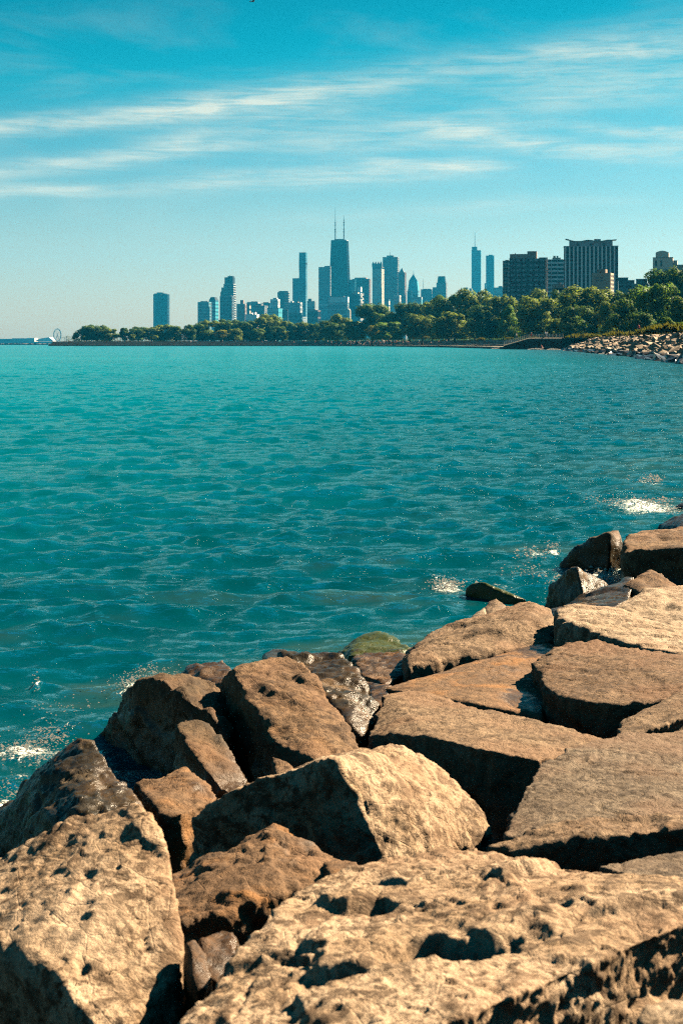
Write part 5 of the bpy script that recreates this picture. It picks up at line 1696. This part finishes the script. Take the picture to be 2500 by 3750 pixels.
# blue offices
for (x0, x1, yt, roofs, lab) in ((2262, 2320, 1026, [(2261, 2298, 1018)], 'blue glass office block right of the striped tower'), (2318, 2371, 1039, [(2327, 2368, 1023)], 'lower blue glass office block with a roof frame, left of the beige building')):
    t_ = Tower(lab, x0, x1, yt, 1250, th=8, side=.04, name='office_building', cat='office block', group='blue glass offices')
    t_.body('dkblue'); n = 7; st = t_.h / 14
    cells(t_, 'floor_slab', 'grey', [0], [t_.h - st * (i + 1) for i in range(n)], t_.w, st * .16, .05, .3)
    t_.piers('grey', 9, .10, out=.3)
    for (a, b_, y) in roofs:
        t_.block('dkblue', a, b_, y, depth=.7)
        mb = MB(); xa, xb = t_.lx(a), t_.lx(b_); zt2 = t_.zy(y)
        mb.box(xa - .2, xb + .2, -t_.d * .36, t_.d * .36, zt2 - .1, zt2 + .4); mb.build('roof_frame', M['grey'], t_.o)
# beige stepped building at the far right
t_ = Tower('beige stepped building with a domed roof house and green lower storeys, right edge', 2383, 2470, 945, 1100, th=14, side=.2, name='stepped_building', cat='building', group='low buildings over the trees')
t_.body('cream')
t_.body('copper', w=t_.w * 1.42, d=t_.d * 1.1, z1=t_.zy(986), cx=t_.w * .22, name='lower_storeys')
mb = MB()
for i in range(13):
    x = -t_.w * .47 + i * t_.w * .115; mb.box(x, x + t_.w * .05, -t_.d * .55 - .2, -t_.d * .55 + .1, t_.zy(1030), t_.zy(992))
mb.build('lower_windows', M['dkblue'], t_.o)['kind'] = 'stuff'
t_.body('cream', w=47 * t_.k, d=t_.d * .6, z0=t_.h, z1=t_.zy(926), cx=t_.lx(2423), name='roof_house')
mb = MB(); rw_ = 47 * t_.k
sec = [(-rw_ / 2 + rw_ * i / 8, t_.zy(926) + (t_.zy(919) - t_.zy(926)) * math.sin(PI * i / 8)) for i in range(9)]
cx = t_.lx(2423)
vs = [(cx + x, -t_.d * .3, z) for x, z in sec] + [(cx + x, t_.d * .3, z) for x, z in sec]
mb.add(vs, [tuple(range(9)), tuple(range(9, 18))[::-1]] + [(i + 1, i, 9 + i, 10 + i) for i in range(8)]); mb.build('barrel_roof', M['cream'], t_.o)
cells(t_, 'window', 'dkblue', [-t_.w * .34, -t_.w * .08], [t_.zy(977)], t_.w * .075, t_.zy(955) - t_.zy(977), -.02, .15)
t_.body('copper', w=t_.w * 1.02, d=t_.d * 1.02, z0=t_.h - .25, z1=t_.h + .2, name='cornice')
t_.body('cream', w=17 * t_.k, d=t_.d * .7, z1=t_.zy(957), cx=t_.lx(2478), name='east_wing')
t_.body('tan', w=17.5 * t_.k, d=t_.d * .72, z0=t_.zy(957), z1=t_.zy(955.5), cx=t_.lx(2478), name='wing_cornice')
t_.body('tan', w=60 * t_.k, d=t_.d * .7, z1=t_.zy(971), cx=t_.lx(2518), name='low_wing')

# --- far left: pier, wheel, breakwater
PD = 6400.0
pier = empty('harbour_pier', (P(80, V0, PD).x, PD, 0)); tag(pier, 'long low harbour pier with sheds on the horizon at the far left', 'pier')
kx = PD / F
def pbox(name, mat, x0, x1, y0, y1, dep=60, parent=pier, px=80):
    mb = MB(); mb.box((x0 - px) * kx, (x1 - px) * kx, -dep / 2, dep / 2, H + (V0 - y1) * kx, H + (V0 - y0) * kx); return mb.build(name, mat, parent)
pbox('pier_deck', M['grey'], -80, 205, 1251, 1262, 90)
pbox('shed', M['glass'], -80, 52, 1241, 1251, 70); pbox('shed', M['grey'], 52, 106, 1239, 1251, 72); pbox('shed', M['cream'], 106, 134, 1238, 1251, 76)
mb = MB(); x = lambda p: (p - 80) * kx; z = lambda y: H + (V0 - y) * kx
mb.add([(x(138), -38, z(1250)), (x(204), -38, z(1250)), (x(200), -38, z(1245)), (x(187), -38, z(1235)), (x(160), -38, z(1239)), (x(142), -38, z(1244)),
        (x(138), 38, z(1250)), (x(204), 38, z(1250)), (x(200), 38, z(1245)), (x(187), 38, z(1235)), (x(160), 38, z(1239)), (x(142), 38, z(1244))],
       [(0, 1, 2, 3, 4, 5), (11, 10, 9, 8, 7, 6)] + [(i, (i + 1) % 6 + 0, (i + 1) % 6 + 6, i + 6) for i in range(6)])
mb.build('white_roof', M['white'], pier)
wheel = empty('ferris_wheel', (P(221, V0, PD).x, PD - 60, 0)); tag(wheel, 'big ferris wheel on the pier at the far left', 'ferris wheel')
cz = H + (V0 - 1227) * kx; rad = 22.5 * kx; sq = 10.5 / 24.5
wr = empty('wheel', (0, 0, cz)); wr.parent = wheel; wr.rotation_euler = (0, 0, math.acos(sq))
for nm, r_, th_ in (('outer_rim', rad, 1.5), ('inner_rim', rad * .88, .8)):
    mb = MB()
    for i in range(40):
        a, b_ = 2 * PI * i / 40, 2 * PI * (i + 1) / 40
        mb.bar((r_ * math.cos(a), 0, r_ * math.sin(a)), (r_ * math.cos(b_), 0, r_ * math.sin(b_)), th_, 5)
    mb.build(nm, M['roof'], wr)
for i in range(20):
    a = 2 * PI * i / 20
    mb = MB(); mb.bar((0, 0, 0), (rad * math.cos(a), 0, rad * math.sin(a)), .3, 4); mb.build('spoke', M['roof'], wr)
    mb = MB(); c_ = (rad * 1.0 * math.cos(a), rad * 1.0 * math.sin(a)); mb.box(c_[0] - 1.7, c_[0] + 1.7, -1.5, 1.5, c_[1] - 1.9, c_[1] + 1.9); mb.build('gondola', M['glass'], wr)
for sgn in (-1, 1):
    mb = MB(); mb.bar((0, 0, cz), (sgn * rad * .45, 0, z(1251)), 1.2, 5); mb.build('support_leg', M['roof'], wheel)
pole = empty('light_tower', (P(244, V0, 2600).x, 2600, 0)); tag(pole, 'thin dark beacon post right of the ferris wheel', 'beacon')
mb = MB(); kk = 2600 / F; mb.bar((0, 0, 0), (0, 0, H + (V0 - 1234) * kk), .55, 6, .4); mb.build('post', M['mast'], pole)
mb = MB(); mb.bar((0, 0, H + (V0 - 1235) * kk), (0, 0, H + (V0 - 1231) * kk), .9, 8); mb.build('lantern', M['mast'], pole)
# breakwater of rocks with surf in front
bd = 2500.0; kb = bd / F
mbw = MB(); rb = random.Random(2)
for i in range(150):
    x0 = P(-60 + 250 * rb.random(), V0, bd).x; s = rb.uniform(.8, 2.4)
    vs = [Vector((rb.uniform(-1, 1), rb.uniform(-1, 1), rb.uniform(-.6, 1))) for _ in range(8)]
    bm = bmesh.new(); bv = [bm.verts.new(v) for v in vs]; bmesh.ops.convex_hull(bm, input=bv)
    bm.verts.index_update()
    mbw.add([(x0 + v.co.x * s * 1.8, bd + rb.uniform(-3, 3) + v.co.y * s, .6 + v.co.z * s) for v in bm.verts], [tuple(v.index for v in f.verts) for f in bm.faces]); bm.free()
o = mbw.build('breakwater', M['roof']); tag(o, 'dark rock breakwater on the horizon at the far left', 'breakwater', kind='stuff')
mb = MB(); mb.box(P(-80, V0, bd).x, P(196, V0, bd).x, bd - 4, bd + 6, -1.5, 1.2); o = mb.build('breakwater_core', M['roof']); tag(o, 'long low core wall of the breakwater at the far left', 'wall')

# ------------------------------------------------------------------ people
def person_mesh(pose, seed, skin, cloth, legs_c):
    """a small figure grown as one skin from a skeleton"""
    J = {
        'stand': [(0, 0, .92), (0, 0, 1.18), (0, 0, 1.42), (0, -.02, 1.52), (0, -.02, 1.68), (.1, 0, .88), (.11, -.02, .48), (.12, .0, .05), (.12, -.14, .03), (-.1, 0, .88), (-.13, .04, .48), (-.14, .08, .05), (-.14, -.06, .03), (.2, 0, 1.38), (.25, 0, 1.12), (.24, -.1, .90), (-.2, 0, 1.38), (-.27, .0, 1.12), (-.24, -.08, .90)],
        'sit': [(0, 0, .12), (0, .06, .38), (0, .03, .62), (0, 0, .72), (0, -.01, .88), (.1, -.05, .12), (.14, -.42, .40), (.14, -.62, .05), (.14, -.76, .03), (-.1, -.05, .12), (-.14, -.40, .38), (-.14, -.64, .05), (-.14, -.78, .03), (.2, .03, .58), (.26, -.12, .38), (.2, -.36, .40), (-.2, .03, .58), (-.28, .16, .34), (-.26, .22, .06)],
        'lie': [(0, 0, .12), (-.26, 0, .13), (-.50, 0, .16), (-.60, 0, .19), (-.76, 0, .20), (.05, -.1, .11), (.46, -.12, .28), (.82, -.12, .06), (.90, -.12, .10), (.05, .1, .11), (.48, .12, .10), (.90, .13, .06), (.98, .13, .11), (-.46, -.2, .13), (-.2, -.28, .09), (.05, -.24, .08), (-.46, .2, .13), (-.62, .34, .12), (-.78, .22, .10)],
    }[pose]
    E = [(0, 1), (1, 2), (2, 3), (3, 4), (0, 5), (5, 6), (6, 7), (7, 8), (0, 9), (9, 10), (10, 11), (11, 12), (2, 13), (13, 14), (14, 15), (2, 16), (16, 17), (17, 18)]
    rad = [.14, .13, .15, .06, .105, .10, .065, .045, .035, .10, .065, .045, .035, .06, .042, .032, .06, .042, .032]
    me = bpy.data.meshes.new('person'); me.from_pydata(J, E, [])
    o = bpy.data.objects.new('person', me); COL.objects.link(o)
    sk = o.modifiers.new('skin', 'SKIN')
    for v, r_ in zip(me.skin_vertices[0].data, rad): v.radius = (r_, r_)
    me.skin_vertices[0].data[0].use_root = True
    sb = o.modifiers.new('sub', 'SUBSURF'); sb.levels = 1; sb.render_levels = 1
    C.view_layer.update()
    m2 = bpy.data.meshes.new_from_object(o.evaluated_get(C.evaluated_depsgraph_get()))
    bpy.data.objects.remove(o); bpy.data.meshes.remove(me)
    m2.materials.clear()
    for m_ in (skin, cloth, legs_c): m2.materials.append(m_)
    for p in m2.polygons:
        c = p.center
        if pose == 'stand': p.material_index = 1 if .95 < c.z < 1.46 and abs(c.x) < .22 else (2 if .5 < c.z <= .95 else 0)
        elif pose == 'sit': p.material_index = 1 if .2 < c.z < .66 and abs(c.x) < .2 and c.y > -.1 else (2 if c.z < .3 and c.y > -.2 else 0)
        else: p.material_index = 2 if -.16 < c.x < .22 else (1 if -.55 < c.x <= -.36 and seed % 2 else 0)
        p.use_smooth = True
    m2.name = 'person'
    return m2


SK = [plain('skin_tanned', (0.50, 0.27, 0.17), 0.6, 0.3, .05), plain('skin_light', (0.62, 0.38, 0.27), 0.6, 0.3, .05), plain('skin_dark', (0.20, 0.11, 0.07), 0.6, 0.3, .05)]
CL = {'red': plain('red_cloth', (0.55, 0.05, 0.04), .9, .1, .1), 'white': plain('white_cloth', (0.7, 0.68, 0.62), .9, .1, .05), 'black': plain('black_cloth', (0.02, 0.02, 0.025), .9, .1, .1), 'blue': plain('blue_cloth', (0.04, 0.10, 0.25), .9, .1, .1)}
M_HAIR = plain('dark_hair', (0.03, 0.02, 0.015), .7, .3, .1)
hb = MB()
hb.frustum([(.098 * math.cos(i * PI / 4), .098 * math.sin(i * PI / 4)) for i in range(8)], -.02, [(.07 * math.cos(i * PI / 4), .07 * math.sin(i * PI / 4)) for i in range(8)], .10)
hair_me = hb.mesh('hair'); hair_me.materials.append(M_HAIR)
PM = {}
for pose in ('stand', 'sit', 'lie'):
    for j, (sk_, c_, l_) in enumerate(((0, 'red', 'blue'), (1, 'white', 'black'), (0, 'black', 'red'), (2, 'white', 'blue'))):
        PM[(pose, j)] = person_mesh(pose, j, SK[sk_], CL[c_], CL[l_])
HP = {'stand': (0, -.01, 1.72), 'sit': (0, 0, .92), 'lie': (-.84, 0, .22)}


def person(x, D, z, pose, j, label, group=None, rz=0.0, s=1.0):
    o = link_mesh('person', PM[(pose, j)])
    o.location = ((x - 1250) / F * D, D, z); o.rotation_euler = (0, 0, rz); o.scale = (s, s, s)
    tag(o, label, 'person', group)
    h = link_mesh('hair', hair_me, None, o); h.location = HP[pose]
    return o


def step_at(x, lev):
    """depth of step number lev where the photo column x looks at it"""
    ln = offset_line(EDGE, offs[lev][0] + 1.6)
    best = None
    for (ax, ay), (bx, by) in zip(ln[:-1], ln[1:]):
        pa, pb = ax / ay * F + 1250, bx / by * F + 1250
        if pa <= x <= pb:
            f = (x - pa) / max(1e-6, pb - pa); best = ay + (by - ay) * f
    return best


rp_ = random.Random(12)
for k in range(96):
    x = 1335 + 170 * rp_.gauss(0, .55) if k < 64 else rp_.uniform(1200, 1640)
    if not 1100 < x < 1790: continue
    lev = rp_.choice((1, 2, 2, 3, 3, 4, 4)); D = step_at(x, lev)
    if D is None: continue
    pose = rp_.choice(('sit', 'sit', 'sit', 'lie', 'stand'))
    person(x, D, offs[lev][1], pose, rp_.randrange(4), {'sit': 'small sunbather sitting on the far concrete steps among the crowd', 'lie': 'small sunbather lying on the far concrete steps among the crowd', 'stand': 'small person standing among the sunbathers on the far concrete steps'}[pose],
           'sunbathers on the far steps', rp_.uniform(-.9, .9), 1.35)
LONE = ('below the dark tree opening the long tree belt', 'below the small yellowish tree', 'below the broad olive tree left of the highest one', 'below the black-green low tree', 'below the dark tree under the twin-stepped tower', 'below the tree under the twisting tower', 'just left of the sunbathing crowd')
for k, x in enumerate((700, 815, 960, 1010, 1075, 1105, 1130)):
    D = step_at(x, 3) or 1390
    person(x, D, offs[3][1], ('sit', 'stand')[k % 2], k % 4, 'tiny figure on the steps ' + LONE[k], 'scattered figures on the left part of the steps', k * .5, 1.35)
person(1995, 571, 4.35, 'stand', 1, 'person in white top standing behind the walkway railing', None, .3, 1.35)
person(2001, 572, 4.35, 'stand', 3, 'second person beside the white-topped one on the railed walkway', None, -.4, 1.35)
person(1944, 577, 4.35, 'stand', 2, 'person in black top near the head of the ramp', None, .8, 1.3)
person(1981, 556, .35, 'sit', 0, 'person sitting low on the stones at the foot of the dark wall', None, .5, 1.5)
person(2336, 330, GROUND_Z, 'stand', 0, 'person in red top standing on the path above the riprap', None, .2, 1.2)
person(1330, step_at(1365, 0) or 1100, 1.0, 'sit', 1, 'person sitting at the edge of the lowest ledge right by the lake', None, .2, 1.5)
person(1890, 640, 4.3, 'stand', 3, 'person walking on the bank top left of the ramp', None, 1.2, 1.3)

# ------------------------------------------------------------------ a distant bird
bird = empty('bird', tuple(P(926, 6, 90)), R(35)); tag(bird, 'tiny dark bird high in the sky near the top edge', 'bird')
M_BIRD = plain('dark_feathers', (0.02, 0.025, 0.03), .8, .2, .1)
mb = MB()
mb.bar((-.13, 0, 0), (.02, 0, .01), .012, 6, .032); mb.bar((.02, 0, .01), (.10, 0, .02), .032, 6, .012); mb.bar((-.13, 0, 0), (-.2, 0, 0), .012, 4, .025)
mb.build('body', M_BIRD, bird)
for sgn in (-1, 1):
    mb = MB()
    mb.add([(.05, 0, .02), (-.05, 0, .02), (-.06, sgn * .14, .07), (.06, sgn * .14, .08), (-.08, sgn * .30, .02), (.05, 0, .028), (-.05, 0, .028), (-.06, sgn * .14, .078), (.06, sgn * .14, .088), (-.08, sgn * .30, .026)],
           [(0, 1, 2, 3), (3, 2, 4), (8, 7, 6, 5), (9, 7, 8), (0, 3, 8, 5), (3, 4, 9, 8), (1, 6, 7, 2), (2, 7, 9, 4)])
    mb.build('wing', M_BIRD, bird)

# ------------------------------------------------------------------ spray thrown up by the surf
rs = np.random.RandomState(9)
ico = [(0, 0, 1), (.9, 0, -.3), (-.45, .8, -.3), (-.45, -.8, -.3)]
SPR = [(300, 1588, 45, 34, 260), (345, 1560, 60, 30, 160), (60, 1742, 110, 24, 420), (115, 1705, 60, 30, 260), (85, 1584, 8, 9, 25), (20, 1845, 40, 22, 120), (90, 1790, 60, 22, 60), (1025, 1352, 46, 18, 260), (1225, 1280, 45, 16, 110), (1270, 1268, 18, 14, 70), (1390, 1322, 50, 16, 220), (1300, 1350, 60, 24, 160),
       (1480, 1160, 90, 16, 260), (1495, 1105, 30, 14, 110), (1530, 1180, 40, 14, 110), (1200, 1320, 60, 14, 70), (140, 1640, 110, 30, 60), (1400, 1155, 100, 30, 60)]
vv_, ff_ = [], []
mbs = MB()
for (sx_, sy_, rx, ry, n) in SPR:
    D0 = F * H / (max(sy_, 1100) * OV - V0)
    for i in range(n):
        x = sx_ + rs.normal(0, .5) * rx; y = sy_ - abs(rs.normal(0, .5)) * ry * (1 - abs(x - sx_) / (2.2 * rx) if abs(x - sx_) < 2 * rx else .1) + 4
        D = D0 * (1 + rs.normal(0, .012)); p = PO(x, y, D)
        if p.z < .01: p.z = .03 + .04 * rs.rand()
        s = rs.uniform(.4, 1.25) * 3.1 * D / F * (2.2 if rs.rand() < .08 else 1)
        mbs.add([(p.x + a * s * 1.5, p.y + b_ * s, p.z + c_ * s * .8) for a, b_, c_ in ico], [(0, 1, 2), (0, 2, 3), (0, 3, 1), (1, 3, 2)])
M_SPRAY, t, b = new_mat('water_spray')
b.inputs['Base Color'].default_value = (.50, .48, .40, 1); b.inputs['Roughness'].default_value = .3
o = mbs.build('water_spray', M_SPRAY); tag(o, 'white droplets thrown up where waves break on the near boulders', 'spray', kind='stuff')
# breaking wave on the far riprap
mbf = MB()
for (x, y, D, w_, h_) in ((2252, 1296, 318, 62, 24), (2220, 1300, 322, 60, 10), (2395, 1312, 236, 34, 24), (2430, 1325, 214, 60, 12), (2320, 1306, 270, 40, 8), (2160, 1290, 400, 60, 5), (2090, 1285, 460, 60, 5), (2025, 1281, 530, 50, 5), (1960, 1280, 560, 60, 5), (1830, 1277, 600, 60, 4)):
    for i in range(int(w_ * h_ * .9)):
        u = rs.uniform(-1, 1); v = abs(rs.normal(0, .42)) * max(.1, 1 - u * u)
        p = P(x + u * w_ / 2, y - v * h_, D - 1.5 + rs.normal(0, .5))
        s = rs.uniform(.5, 1.2) * 2.2 * D / F
        mbf.add([(p.x + a * s * 1.4, p.y + b_ * s, max(0.03, p.z) + c_ * s * .9) for a, b_, c_ in ico], [(0, 1, 2), (0, 2, 3), (0, 3, 1), (1, 3, 2)])
o = mbf.build('breaking_surf', M_SPRAY); tag(o, 'white surf breaking along the foot of the far riprap bank', 'surf', kind='stuff')

# ------------------------------------------------------------------ the air
HAZE_DENSITY = 0.000039
HAZE_COL = (0.02, 0.48, 0.92)
mb = MB(); mb.box(-9600, 9600, -60, 9600, -9, 560)
hm = bpy.data.materials.new('haze'); hm.use_nodes = True
ht = NT(hm.node_tree); ht.n.clear()
ho = ht.node('ShaderNodeOutputMaterial'); pv = ht.node('ShaderNodeVolumePrincipled')
pv.inputs['Color'].default_value = HAZE_COL + (1.0,)
pv.inputs['Density'].default_value = HAZE_DENSITY
pv.inputs['Anisotropy'].default_value = 0.2
ht.l.new(pv.outputs[0], ho.inputs['Volume'])
hz_o = mb.build('haze', hm); tag(hz_o, kind='stuff')
